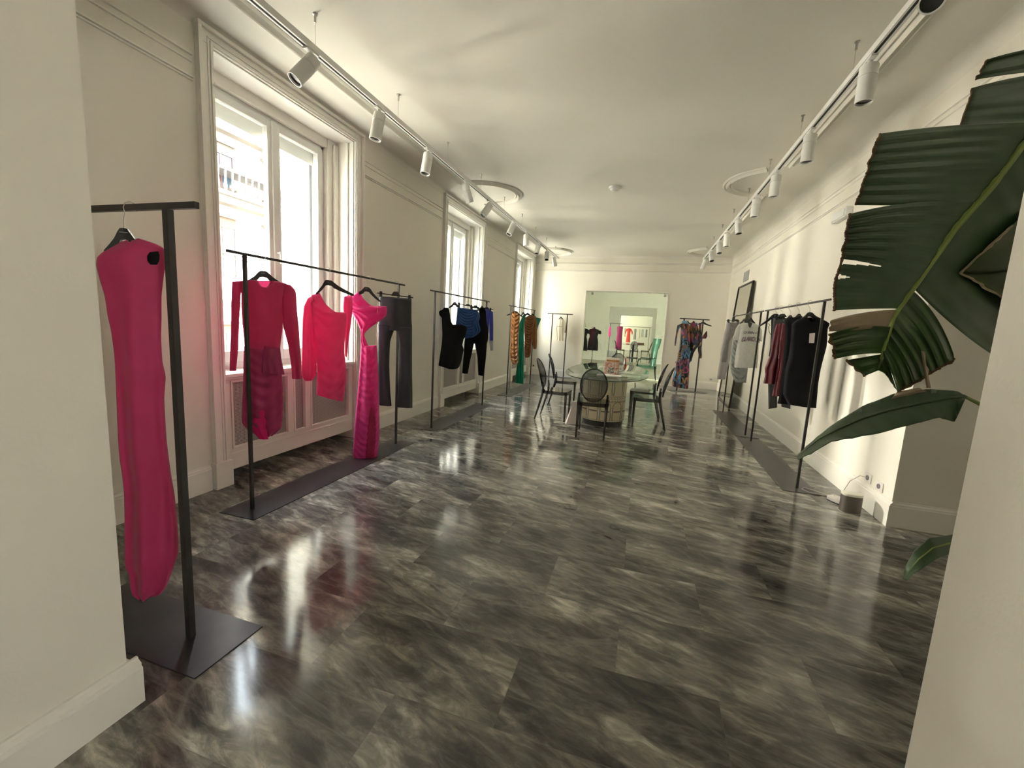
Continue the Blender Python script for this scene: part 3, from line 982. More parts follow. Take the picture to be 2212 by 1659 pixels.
# --- rack 2
A = zc(480, 560, 220/912)
h1 = Hang((565, 558), rot=0.05, X=-2.59)
body = [((543,605),(597,607)),((521,607),(620,614)),((521,640),(612,645)),((523,690),(611,700)),((527,732),(606,745)),((528,752),(605,757))]
skirt = [((527,748),(605,755)),((526,780),(607,790)),((525,830),(611,830)),((523,880),(612,880)),((523,914),(609,922)),((537,931),(600,932)),((560,943),(588,942))]
garment('dress', 'pink long-sleeved dress with round neck and draped skirt before the window', 'dress', h1,
    [(None, body, dict(depth=0.11, folds=(0.004, 5, 0), seed=2, n=30, scoop=(0.055, 0.52)), None),
     ('sleeve', [((501,609),(523,606)),((500,640),(520,640)),((499,680),(517,690)),((499,720),(515,730)),((497,760),(514,760)),((496,801),(510,801))], dict(depth=0.08, folds=(0.004,3,0), seed=3, n=14), None),
     ('sleeve', [((600,609),(628,616)),((606,630),(639,630)),((609,670),(642,672)),((612,706),(646,712)),((622,745),(648,745)),((629,790),(651,790)),((631,818),(652,818))], dict(depth=0.085, folds=(0.005,3,0), seed=4, n=14), None),
     ('skirt', skirt, dict(depth=0.11, folds=(0.007, 6, 0), swag=(0.006, 80, 2.0), seed=5, n=34, step=0.012), PINK_D),
     ('peplum', [((570,746),(604,752)),((566,770),(606,772)),((564,790),(610,792)),((564,804),(613,807))], dict(depth=0.05, off=0.055, folds=(0.004,6,0), seed=6, n=18), PINK_D),
     ('lining', [((560,882),(570,884)),((549,895),(573,900)),((545,915),(574,915)),((548,932),(577,936)),((560,945),(579,945))], dict(depth=0.05, off=0.045, folds=(0.002,4,0), seed=7, n=14), PINK_B)], PINK)
hanger(h1, 'black hanger inside the pink round-neck dress, its head lit by the window', (568,585), (530,612), (612,617))

A = zc(640, 560, 280/1032)
h2 = Hang((707, 583), rot=0.0, X=-2.59)
garment('dress', 'short coral pink one-shoulder dress with a full gathered sleeve', 'dress', h2,
    [(None, [((673,638),(690,632)),((670,655),(704,657)),((672,672),(725,674)),((674,688),(747,676)),((678,720),(746,716)),((682,760),(744,760)),((685,800),(748,802)),((684,830),(746,836)),((683,852),(742,867))], dict(depth=0.10, folds=(0.005,4,0), swag=(0.006, 60, 2.5), seed=8, n=30, step=0.015), None),
     ('sleeve', [((665,644),(684,636)),((656,662),(681,665)),((653,700),(679,705)),((652,750),(682,745)),((651,790),(684,790)),((652,812),(683,810)),((656,819),(676,819)),((659,823),(674,822))], dict(depth=0.10, folds=(0.008,5,0), seed=9, n=20), None),
     ('sleeve', [((744,640),(762,636)),((742,665),(763,670)),((745,700),(758,710)),((746,740),(753,745)),((746,770),(750,775))], dict(depth=0.06, off=-0.10, folds=(0.004,4,0), seed=10, n=14), None)], CORAL)
hanger(h2, 'black hanger of the coral one-shoulder dress with its right arm bare', (708,605), (682,636), (764,638))

h3 = Hang((795, 600), rot=0.0, X=-2.59)
g = garment('dress', 'long magenta gown with draped bust and waist cut-out, hem on the base plate', 'dress', h3,
    [(None, [((757,642),(776,629)),((754,655),(786,646)),((757,668),(803,660)),((762,680),(835,662)),((768,690),(834,682)),((773,699),(815,697)),((777,709),(800,708)),((779,716),(790,717)),((780,723),(787,723)),((779,734),(791,736)),((780,744),(797,748)),((779,756),(813,746)),((777,790),(816,790)),((774,830),(818,830)),((770,870),(819,880)),((766,913),(820,920)),((764,950),(819,950)),((762,983),(815,988)),((765,997),(812,995))], dict(depth=0.11, folds=(0.009,5,0.5), swag=(0.006, 95, 2.2), seed=11, n=34, step=0.012), None),
     ('slit_shade', [((801,878),(805,878)),((797,900),(811,900)),((793,930),(812,930)),((791,960),(810,960)),((789,984),(808,985))], dict(depth=0.02, off=0.050, folds=(0.001,3,0), seed=12, n=10), MAG_D)], MAGENTA)  # darker patch laid on the front, painting the shade inside the skirt slit
addtube(g, h3, 'strap', [(815,655,0.03),(815,670,0.055),(814,700,0.02),(813,745,0.02)], 0.003, noisy('pale_strap', (0.8,0.45,0.4), (0.82,0.47,0.42), 4))
hanger(h3, 'black hanger holding the magenta cut-out gown', (791,620), (770,636), (822,652))

h4 = Hang((856, 613), rot=0.0, X=-2.59)
garment('trousers', 'black satin flared trousers clipped by the waist at the rack end', 'trousers', h4,
    [(None, [((819,640),(889,645)),((817,680),(889,690)),((816,700),(890,705)),((816,712),(890,716))], dict(depth=0.07, folds=(0.004,5,0), seed=13, n=26), None),
     ('leg', [((815,700),(855,703)),((815,736),(843,738)),((816,790),(841,790)),((818,840),(843,845)),((819,875),(846,877))], dict(depth=0.07, folds=(0.004,3,0), seed=14, n=18), None),
     ('leg', [((853,703),(890,706)),((861,744),(890,744)),((861,804),(890,800)),((859,850),(891,850)),((856,879),(891,881))], dict(depth=0.07, folds=(0.004,3,0), seed=15, n=18), None)], LEATHER)
hanger(h4, 'black clip hanger holding the flared trousers', (855,630), (815,633), (892,643), clips=(0.10, 0.90))

# --- rack 3
A = zc(940, 620, 140/1106)
def R(*rows): return [(A(a), A(c)) for a, c in rows]
h = Hang(A((330, 160)), X=-2.59)
garment('dress', 'short black one-shoulder dress first on the rack before the middle window', 'dress', h,
    [(None, R(((155,352),(215,352)),((120,390),(240,390)),((95,470),(255,480)),((112,530),(262,545)),((116,620),(305,640)),((118,670),(450,640)),((119,700),(545,690)),((122,800),(515,830)),((118,900),(485,900)),((108,1000),(465,990)),((100,1040),(490,1060)),((90,1120),(478,1120)),((75,1230),(450,1250)),((58,1338),(410,1360)),((150,1370),(380,1390)),((230,1400),(330,1403))), dict(depth=0.11, folds=(0.005,5,0), tucks=0.004, seed=21), None),
     ('ruffle', R(((95,395),(200,390)),((65,425),(190,430)),((75,480),(180,490)),((110,520),(170,520))), dict(depth=0.07, off=0.03, folds=(0.006,5,0), seed=22, n=14), None)], BLK)
hanger(h, 'black hanger, foremost on the rack before the middle window, holding the black dress', A((335,258)), A((225,358)), A((425,345)))
h = Hang(A((598, 218)), X=-2.59)
garment('skirt', 'cobalt blue draped skirt with side ruffle behind the black one-shoulder dress', 'skirt', h,
    [(None, R(((380,345),(725,392)),((374,450),(745,500)),((362,550),(725,580)),((352,650),(750,680)),((400,760),(755,735)),((480,850),(715,812)),((510,880),(650,856))), dict(depth=0.10, folds=(0.005,6,0), swag=(0.007, 150, 1.6), step=0.009, seed=23, n=34), None),
     ('ruffle', R(((690,405),(735,420)),((680,500),(765,510)),((640,580),(745,590)),((625,640),(760,660)),((660,700),(775,735)),((650,780),(760,770)),((650,840),(700,825))), dict(depth=0.05, off=0.045, folds=(0.010,5,0), seed=24, n=16), None)], BLUE)
hanger(h, 'black clip hanger carrying the cobalt blue skirt', A((558,294)), A((400,288)), A((690,348)), clips=(0.03, 0.75))
h = Hang(A((715, 240)), X=-2.59)
garment('trousers', 'black slim trousers hanging low behind the cobalt blue skirt', 'trousers', h,
    [(None, R(((520,420),(850,450)),((505,880),(890,870)),((500,930),(885,930)),((498,960),(885,970))), dict(depth=0.08, folds=(0.004,5,0), seed=25), None),
     ('leg', R(((503,900),(675,900)),((492,1050),(640,1070)),((472,1300),(590,1300)),((462,1470),(558,1480))), dict(depth=0.08, folds=(0.004,4,0), seed=26, n=16), None),
     ('leg', R(((668,900),(888,900)),((692,1050),(880,1030)),((720,1200),(868,1200)),((730,1400),(845,1400)),((735,1500),(828,1520))), dict(depth=0.08, folds=(0.004,4,0), seed=27, n=16), None)], BLK)
hanger(h, 'black clip hanger of the slim trousers behind the blue skirt', A((690,314)), A((590,345)), A((770,368)), clips=(0.2, 0.8))
h = Hang(A((795, 262)), X=-2.59)
g = garment('sweatshirt', 'black sweatshirt with faint lettering hanging between the blue skirt and blue top', 'sweatshirt', h,
    [(None, R(((770,350),(850,355)),((745,400),(866,405)),((752,600),(880,600)),((765,720),(905,720)),((740,850),(905,880)),((720,950),(890,950))), dict(depth=0.10, folds=(0.003,4,0), seed=28), None)], BLK)
hanger(h, 'black hanger in the neck of the black sweatshirt', A((800,322)), A((752,385)), A((855,390)))
h = Hang(A((868, 275)), X=-2.59)
garment('jumper', 'royal blue long-sleeved top with pale cuff, last on the middle rack', 'jumper', h,
    [(None, R(((862,372),(945,395)),((862,500),(925,500)),((866,700),(915,700)),((876,780),(910,790))), dict(depth=0.08, folds=(0.003,4,0), seed=29, n=16), None),
     ('sleeve', R(((905,382),(985,422)),((915,500),(990,500)),((922,700),(993,700)),((925,915),(991,915))), dict(depth=0.08, folds=(0.003,3,0), seed=30, n=16), None),
     ('cuff', R(((924,912),(992,912)),((927,1000),(990,1000)),((930,1080),(988,1085))), dict(depth=0.082, folds=(0.002,3,0), seed=31, n=16), GREYC)], BLUE2)
hanger(h, 'black clip hanger at the far end of the middle rack', A((880,345)), A((850,365)), A((992,390)), clips=(0.65,))

# --- rack 4
A = zc(1080, 640, 160/1264)
h = Hang(A((265, 190)), X=-2.56)
garment('dress', 'rust satin draped dress hanging first on the rack before the farthest window', 'dress', h,
    [(None, R(((225,262),(290,265)),((195,300),(330,320)),((190,400),(335,380)),((185,500),(330,480)),((180,650),(320,620)),((180,760),(315,740)),((170,900),(312,900)),((165,980),(310,980)),((175,1070),(315,1060)),((205,1140),(318,1120)),((235,1168),(290,1150))), dict(depth=0.12, folds=(0.008,5,0), swag=(0.014, 75, 2.2), step=0.014, seed=41, n=30), None)], RUST)
hanger(h, 'black hanger with both arm tips bare above the rust satin dress', A((265,250)), A((115,325)), A((400,362)))
h = Hang(A((405, 240)), X=-2.56)
garment('dress', 'long emerald green pleated dress between the two rust dresses', 'dress', h,
    [(None, R(((405,302),(445,302)),((360,400),(430,400)),((330,460),(415,460)),((325,560),(412,560)),((318,700),(410,700)),((312,900),(408,900)),((300,1100),(405,1100)),((275,1300),(405,1300)),((262,1475),(405,1496))), dict(depth=0.11, folds=(0.014,9,0), seed=42, n=34), None)], GREEN)
hanger(h, 'black hanger of the long emerald green dress', A((400,270)), A((365,335)), A((440,330)))
h = Hang(A((470, 255)), X=-2.56)
garment('dress', 'brown-rust long-sleeved ruched dress beside the long green dress', 'dress', h,
    [(None, R(((480,332),(590,335)),((425,370),(610,362)),((415,450),(600,450)),((415,600),(562,600)),((420,700),(548,740)),((420,850),(530,850)),((422,950),(527,950)),((425,1030),(518,1010)),((440,1050),(500,1042))), dict(depth=0.12, folds=(0.005,5,0), swag=(0.009, 110, 2.0), step=0.012, seed=43, n=30), None),
     ('sleeve', R(((560,342),(615,362)),((560,450),(630,450)),((555,600),(632,600)),((550,750),(632,750)),((560,820),(630,812)),((570,900),(622,898))), dict(depth=0.10, folds=(0.006,4,0), seed=44, n=16), None)], BROWN)
hanger(h, 'black hanger in the brown-rust long-sleeved dress', A((465,284)), A((432,340)), A((570,352)))
h = Hang(A((552, 268)), X=-2.56)
garment('blouse', 'green wide-sleeved top at the far end behind the brown-rust dress', 'blouse', h,
    [(None, R(((590,350),(700,380)),((600,400),(690,420)),((572,500),(655,500)),((545,600),(635,570)),((540,700),(600,680))), dict(depth=0.08, folds=(0.006,5,0), seed=45, n=18), None)], noisy('teal_cloth', (0.02,0.19,0.13), (0.03,0.23,0.16), 5, 0.6))
hanger(h, 'black hanger at the far end of the rack before the farthest window', A((555,296)), A((525,335)), A((612,355)))

# --- rack 5, cream shirt on the far wall
h = Hang(A((1040, 290)), rot=0.05, Yp=12.07)
g = garment('shirt', 'cream oversized shirt with a line of small print across the chest', 'shirt', h,
    [(None, R(((1005,388),(1075,388)),((985,402),(1098,412)),((975,500),(1082,510)),((970,600),(1085,620)),((966,700),(1088,720)),((960,750),(1095,765))), dict(depth=0.13, folds=(0.012,6,0), seed=51, n=26, scoop=(0.03,0.4)), None),
     ('sleeve', R(((978,402),(1003,400)),((948,470),(985,480)),((935,560),(975,570)),((945,690),(965,700))), dict(depth=0.10, folds=(0.006,3,0), seed=52, n=14), None),
     ('sleeve', R(((1075,402),(1108,430)),((1075,500),(1125,500)),((1055,590),(1130,600)),((1052,612),(1118,626))), dict(depth=0.12, folds=(0.006,3,0), seed=53, n=14), None)], CREAM)
hanger(h, 'black hanger of the cream shirt on the far wall rack', A((1040,347)), A((1000,392)), A((1082,392)))
b = MB()
for i in range(7):
    u0, z0 = h.uz(A((978+i*11.2, 512+0.4*i)))
    u1, z1 = h.uz(A((986+i*11.2, 520+0.4*i)))
    b.rings([[h.world(u0, z0, w_), h.world(u1, z0, w_), h.world(u1, z1, w_), h.world(u0, z1, w_)] for w_ in (0.070, 0.073)])
b.build('chest_print', P('print_grey', (0.12, 0.12, 0.13), 0.7), g, org=h.world(0, 1.79))

# --- rack 6, letter-print garments
def letterprint():
    m = P('letter_print', (0.1, 0.1, 0.1), 0.5)
    t = m.node_tree
    b_ = t.nodes['Principled BSDF']
    co = t.nodes.new('ShaderNodeTexCoord')
    v = t.nodes.new('ShaderNodeTexVoronoi')
    v.distance = 'MANHATTAN'
    v.inputs['Scale'].default_value = 15
    mp = t.nodes.new('ShaderNodeMapping')
    mp.inputs['Scale'].default_value = (1.3, 1, 0.6)
    mp.inputs['Rotation'].default_value = (0.2, 0.35, 0)
    t.links.new(co.outputs['Object'], mp.inputs[0])
    t.links.new(mp.outputs[0], v.inputs['Vector'])
    sepc = t.nodes.new('ShaderNodeSeparateColor')
    t.links.new(v.outputs['Color'], sepc.inputs[0])
    r = t.nodes.new('ShaderNodeValToRGB')
    r.color_ramp.interpolation = 'CONSTANT'
    cols = [(0, (0.008, 0.007, 0.010)), (0.44, (0.24, 0.085, 0.028)), (0.57, (0.022, 0.025, 0.10)), (0.66, (0.06, 0.18, 0.30)), (0.73, (0.22, 0.03, 0.075)), (0.79, (0.10, 0.03, 0.10)), (0.86, (0.34, 0.20, 0.09)), (0.91, (0.03, 0.025, 0.02))]
    els = r.color_ramp.elements
    while len(els) < len(cols): els.new(0.5)
    for e_, (p_, c_) in zip(els, cols):
        e_.position = p_; e_.color = (*c_, 1)
    t.links.new(sepc.outputs[0], r.inputs[0])
    t.links.new(r.outputs[0], b_.inputs['Base Color'])
    return m
LPR = letterprint()
A = zc(1440, 640, 240/1810)
def letters(t, h, words, w0=0.075):
    """printed words: real letter shapes lying just on the cloth"""
    base = h.world(0, 1.79)
    for (txt, p, size, rot, colr) in words:
        cu = bpy.data.curves.new('print', 'FONT')
        cu.body = txt; cu.size = size; cu.extrude = 0.0015; cu.offset = size*0.03
        tmp = bpy.data.objects.new('print', cu)
        me = bpy.data.meshes.new_from_object(tmp)
        bpy.data.objects.remove(tmp); bpy.data.curves.remove(cu)
        u, z = h.uz(A(p))
        for v in me.vertices:
            c_, s_ = math.cos(rot), math.sin(rot)
            x, y, q = v.co.x*0.9, v.co.y, v.co.z
            x, y = x*c_-y*s_, x*s_+y*c_
            v.co = h.world(u+x, z+y, w0+q)-base
        me.materials.append(P('print_%d_%d_%d' % tuple(int(k*100) for k in colr), colr, 0.6))
        o = bpy.data.objects.new('lettering', me); COL.objects.link(o); o.parent = t
h = Hang(A((400, 375)), rot=0.1, Yp=11.35)
g = garment('jumpsuit', 'long multicolour letter-print jumpsuit with turban neck, leftmost on its rack', 'jumpsuit', h,
    [(None, R(((255,440),(345,440)),((190,470),(372,472)),((235,520),(380,520)),((230,620),(382,620)),((220,740),(385,740)),((200,860),(380,860)),((180,950),(372,950)),((160,1050),(370,1080)),((140,1180),(370,1200)),((105,1300),(365,1330)),((88,1440),(352,1490)),((100,1468),(340,1510))), dict(depth=0.13, folds=(0.012,5,0), seed=61, n=26), None),
     ('sleeve', R(((178,468),(236,472)),((160,550),(192,560)),((140,680),(166,680)),((125,802),(150,806))), dict(depth=0.06, folds=(0.004,3,0), seed=62, n=12), None),
     ('hood', R(((275,395),(330,395)),((245,415),(350,415)),((245,440),(355,445)),((265,465),(345,468))), dict(depth=0.14, folds=(0.004,3,0), seed=63, n=14, open_top=False), noisy('blue_hood', (0.10,0.22,0.36), (0.30,0.48,0.60), 26, 0.5))], LPR)
pal = [(0.26,0.11,0.04),(0.07,0.20,0.32),(0.28,0.05,0.12),(0.34,0.22,0.11),(0.16,0.06,0.18),(0.3,0.3,0.28)]
words = [('VE',(140,1275),0.20,0.0,pal[0]),('LOVE',(250,700),0.15,-1.2,pal[1]),('W',(255,1010),0.22,0.2,pal[1]),('LOVE',(150,1130),0.15,0.3,pal[2]),('O',(250,1240),0.20,0,pal[2]),('L',(190,1420),0.2,0,pal[1]),('V',(245,1420),0.22,0.1,pal[3]),('A',(255,650),0.14,0,pal[4]),('E',(170,1000),0.18,0.1,pal[3]),('LV',(115,1370),0.15,0.2,pal[1]),('M',(260,860),0.17,0.1,pal[0]),('N',(150,880+200),0.12,0,pal[5])]
letters(g, h, words, 0.078)
hanger(h, 'black hanger of the letter-print jumpsuit', A((345,398)), A((285,448)), A((370,450)))
h = Hang(A((450, 380)), rot=0.1, Yp=11.42)
garment('dress', 'short letter-print dress hanging behind the letter-print jumpsuit', 'dress', h,
    [(None, R(((385,432),(500,432)),((370,560),(520,560)),((370,700),(585,680)),((370,800),(560,790)),((370,870),(500,835)),((370,950),(440,930)),((370,1080),(410,1050))), dict(depth=0.09, folds=(0.008,5,0), seed=64, n=20), None)], LPR)
hanger(h, 'black hanger second on the letter-print rack', A((440,402)), A((402,450)), A((482,450)))
h = Hang(A((572, 388)), rot=0.1, Yp=11.5)
g = garment('blouse', 'letter-print knotted top with dangling sleeve, rightmost on its rack', 'blouse', h,
    [(None, R(((525,432),(568,450)),((515,560),(560,560)),((505,640),(565,640)),((500,740),(580,740)),((505,830),(570,850)),((512,900),(575,980)),((530,1015),(568,1010))), dict(depth=0.08, folds=(0.005,4,0), seed=65, n=16), None),
     ('sleeve', R(((650,565),(660,572)),((600,630),(662,650)),((560,690),(640,690))), dict(depth=0.05, folds=(0.003,4,0), seed=66, n=12), None)], LPR)
hanger(h, 'brown-black hanger with long bare right arm on the letter-print rack', A((590,416)), A((508,455)), A((732,488)))

# --- rack 7
A = zc(1540, 660, 140/1290)
h = Hang(A((470, 180)), X=1.545).fixed(0.15)
garment('trousers', 'lilac-grey knitted trousers clipped at the far end before the leaning mirror', 'trousers', h,
    [(None, R(((270,328),(520,325)),((250,450),(440,480)),((225,560),(400,600)),((190,700),(385,740)),((160,850),(370,900)),((140,1050),(345,1080)),((110,1250),(290,1250)),((80,1465),(240,1470))), dict(depth=0.09, folds=(0.008,3,0), seed=71), None),
     ('side_panel', R(((330,345),(520,330)),((325,450),(430,460)),((290,560),(390,600)),((240,700),(308,720)),((195,880),(278,900)),((150,1115),(240,1125))), dict(depth=0.03, off=0.055, folds=(0.003,3,0), seed=72, n=16), GREY_D)], GREY_L)
hanger(h, 'black clip hanger of the lilac-grey trousers', A((475,277)), A((268,300)), A((530,312)), clips=(0.15, 0.85))
h = Hang(A((630, 150)), X=1.545).fixed(0.15)
garment('dress', 'sage-grey ruched dress hanging behind the printed grey t-shirt', 'dress', h,
    [(None, R(((540,360),(720,360)),((470,500),(720,520)),((420,640),(700,640)),((395,750),(700,800)),((365,950),(700,950)),((345,1150),(700,1150)),((352,1300),(690,1300)),((398,1430),(675,1420)),((445,1522),(660,1535))), dict(depth=0.10, folds=(0.006,5,0), swag=(0.010, 85, 2.2), step=0.014, seed=73, n=30), None)], GREY_S)
hanger(h, 'black hanger in the middle of the grey garments rack', A((628,260)), A((555,355)), A((705,352)))
h = Hang(A((750, 125)), X=1.545).fixed(0.15)
g = garment('t_shirt', 'pale grey t-shirt with dark arched lettering on the chest', 't-shirt', h,
    [(None, R(((640,345),(830,352)),((540,372),(890,385)),((525,450),(905,455)),((505,600),(905,600)),((495,720),(905,710)),((470,850),(905,850)),((445,1000),(900,1000)),((420,1232),(880,1240))), dict(depth=0.12, folds=(0.005,4,0), seed=74, n=30, scoop=(0.075,0.46)), None),
     ('sleeve', R(((520,378),(585,372)),((455,480),(560,500)),((438,600),(535,610)),((425,690),(515,695))), dict(depth=0.11, folds=(0.004,3,0), seed=75, n=14), None),
     ('sleeve', R(((870,382),(930,412)),((890,500),(975,500)),((900,600),(976,610)),((905,710),(977,718))), dict(depth=0.11, folds=(0.004,3,0), seed=76, n=14), None)], TEE)
def words_on(t, h, txt, px, width, size, col_, name, arch=0.0, w0=0.068, shear=0.18):
    cu = bpy.data.curves.new('print', 'FONT')
    cu.body = txt; cu.size = 1.0; cu.extrude = 0.0; cu.align_x = 'CENTER'; cu.shear = shear; cu.offset = 0.018
    tmp = bpy.data.objects.new('print', cu)
    me = bpy.data.meshes.new_from_object(tmp)
    bpy.data.objects.remove(tmp); bpy.data.curves.remove(cu)
    xs = [v.co.x for v in me.vertices]; x0, x1 = min(xs), max(xs)
    u, z = h.uz(A(px))
    base = h.world(0, 1.79)
    for v in me.vertices:
        s_ = (v.co.x-(x0+x1)/2)/(x1-x0)
        v.co = h.world(u+s_*width, z+v.co.y*size+arch*(0.25-s_*s_), w0)-base
    me.materials.append(col_)
    o = bpy.data.objects.new(name, me); COL.objects.link(o); o.parent = t
    md = o.modifiers.new('solidify', 'SOLIDIFY'); md.thickness = 0.0012
pg = P('tee_print', (0.10, 0.10, 0.12), 0.7)
pl = P('tee_print_lilac', (0.36, 0.27, 0.30), 0.7)
words_on(g, h, 'QUEEN OF', (735, 558), 0.235, 0.045, pg, 'lettering')
words_on(g, h, 'GLAMOUR', (712, 735), 0.265, 0.095, pg, 'lettering', 0.10, 0.0685)
words_on(g, h, 'GLAMOUR', (714, 730), 0.250, 0.082, pl, 'lettering', 0.10, 0.0705)
hanger(h, 'black hanger in the neck of the printed grey t-shirt', A((750,240)), A((650,352)), A((830,352)))

# --- rack 8
A = zc(1640, 640, 170/1085)
h = Hang(A((240, 185)), X=1.545).fixed(0.05)
g = garment('dress', 'black strappy dress at the far end of the black garments rack', 'dress', h,
    [(None, R(((175,262),(330,262)),((165,330),(340,330)),((165,450),(340,450)),((160,560),(340,560)),((150,700),(340,700)),((130,830),(330,830))), dict(depth=0.08, folds=(0.005,4,0), seed=81, n=18), None)], BLK)
addtube(g, h, 'strap', [(140,390),(128,420),(135,470),(155,510)][0:0] or [A((128,372)), A((150,400)), A((128,420)), A((138,490)), A((158,530))], 0.003, BLK)
hanger(h, 'black hanger whose long left arm reaches beyond the black dresses', A((240,242)), A((0,412)), A((325,300)))
h = Hang(A((300, 180)), X=1.545).fixed(0.05)
garment('trousers', 'dark grey trousers whose hems show below the burgundy dress', 'trousers', h,
    [(None, R(((190,300),(430,300)),((160,700),(420,700)),((140,900),(430,900)),((130,980),(435,980))), dict(depth=0.07, folds=(0.003,4,0), seed=82), None),
     ('leg', R(((128,970),(280,970)),((122,1220),(255,1220)),((128,1550),(246,1532))), dict(depth=0.07, folds=(0.003,3,0), seed=83, n=14), None),
     ('leg', R(((280,970),(435,970)),((300,1220),(440,1220)),((305,1520),(430,1552))), dict(depth=0.07, folds=(0.003,3,0), seed=84, n=14), None)], noisy('charcoal_cloth', (0.045,0.043,0.045), (0.06,0.058,0.06), 8, 0.8))
hanger(h, 'black clip hanger above the dark grey trousers on the right-hand rack', A((320,246)), A((170,292)), A((368,264)), clips=(0.3, 0.8))
h = Hang(A((420, 165)), X=1.545).fixed(0.05)
garment('dress', 'burgundy satin long-sleeved dress between the black garments', 'dress', h,
    [(None, R(((240,380),(345,372)),((205,480),(362,480)),((172,650),(362,650)),((150,800),(350,800)),((112,900),(335,900)),((75,1000),(322,1000)),((82,1080),(305,1100)),((56,1200),(290,1215))), dict(depth=0.10, folds=(0.010,5,0), seed=85), None),
     ('sleeve', R(((300,372),(365,450)),((265,600),(368,620)),((250,780),(352,800)),((240,850),(345,860)),((235,950),(312,980)),((215,1080),(300,1110)),((195,1200),(288,1205)),((156,1362),(265,1370))), dict(depth=0.09, off=0.05, folds=(0.006,4,0), swag=(0.006,60,1.0), seed=86, n=18), None)], WINE)
hanger(h, 'black hanger of the burgundy dress', A((430,262)), A((362,335)), A((500,335)))
h = Hang(A((535, 145)), X=1.545).fixed(0.05)
garment('dress', 'plain black dress just behind the sleeveless black dress with the tag', 'dress', h,
    [(None, R(((430,292),(560,288)),((365,345),(640,345)),((358,560),(640,560)),((322,1000),(640,1000)),((292,1300),(640,1300)),((250,1478),(620,1490))), dict(depth=0.09, folds=(0.004,4,0), seed=87), None)], BLK)
hanger(h, 'black hanger second from the near end of the black garments rack', A((550,242)), A((482,325)), A((620,315)))
h = Hang(A((695, 115)), X=1.545).fixed(0.05)
g = garment('dress', 'sleeveless black dress with white swing tag, nearest on the right-hand rack', 'dress', h,
    [(None, R(((620,290),(800,292)),((520,325),(910,335)),((450,380),(972,378)),((445,440),(945,450)),((435,560),(940,580)),((430,640),(928,700)),((400,850),(880,880)),((360,1000),(850,1000)),((340,1200),(815,1200)),((330,1350),(800,1380)),((400,1490),(785,1540))), dict(depth=0.12, folds=(0.004,4,0), seed=88, n=30, scoop=(0.05,0.40,0.0)), None)], BLK)
def plate(t, h, pts, w0, w1, name, mat):
    q = [h.uz(A(p)) for p in pts]
    MB().rings([[h.world(u, z, w_) for u, z in q] for w_ in (w0, w1)]).build(name, mat, t, org=h.world(0, 1.79))
plate(g, h, [(652,512),(727,506),(715,642),(645,640)], 0.070, 0.072, 'price_tag', P('tag_card', (0.72,0.66,0.66), 0.6))
plate(g, h, [(636,338),(690,346),(726,352),(724,366),(680,368),(640,356)], -0.010, -0.006, 'neck_label', P('label_white', (0.75,0.76,0.74), 0.6))
hanger(h, 'black hanger in the sleeveless black dress with the tag', A((695,220)), A((560,330)), A((860,330)))

# ------------------------------------------------------------------ glass-topped table
tb = thing('dining_table', 'oval glass-topped table on a cream drum printed with arches', 'table', (-0.50, 6.60, 0))
TO = (-0.50, 6.60, 0)
def superell(a, b_, n, k, cx, cy, rot=0.0):
    o_ = []
    for i in range(n):
        t = 2*PI*i/n
        x = a*abs(math.cos(t))**(2/k)*(1 if math.cos(t) >= 0 else -1)
        y = b_*abs(math.sin(t))**(2/k)*(1 if math.sin(t) >= 0 else -1)
        o_.append((cx+x*math.cos(rot)-y*math.sin(rot), cy+x*math.sin(rot)+y*math.cos(rot)))
    return o_
o1 = superell(0.66, 1.60, 72, 2.5, -0.52, 7.50, 0.0)
o2 = superell(0.652, 1.592, 72, 2.5, -0.52, 7.50, 0.0)
b = MB()
b.rings([[(x, y, z) for x, y in q] for q, z in ((o2, 0.722), (o1, 0.725), (o1, 0.733), (o2, 0.736))])
b.build('tabletop', TGLASS, tb, True, org=TO)
b = MB()
o3 = superell(0.6615, 1.6015, 72, 2.5, -0.52, 7.50, 0.0)
b.rings([[(x, y, z) for x, y in q] for q, z in ((o1, 0.7235), (o3, 0.7235), (o3, 0.7345), (o1, 0.7345), (o1, 0.7235))], False, False)
b.build('tabletop_edge', TEDGE, tb, org=TO)
MB().lathe([(0.30, 0), (0.30, 0.085)], (-0.50, 6.60, 0), 48).build('plinth', P('plinth_black', (0.012, 0.012, 0.012), 0.35), tb, True, org=TO)
MB().lathe([(0.325, 0.085), (0.325, 0.722)], (-0.50, 6.60, 0), 64).build('drum', noisy('cream_lacquer', (0.60, 0.52, 0.36), (0.66, 0.57, 0.40), 3, 0.35), tb, True, org=TO)
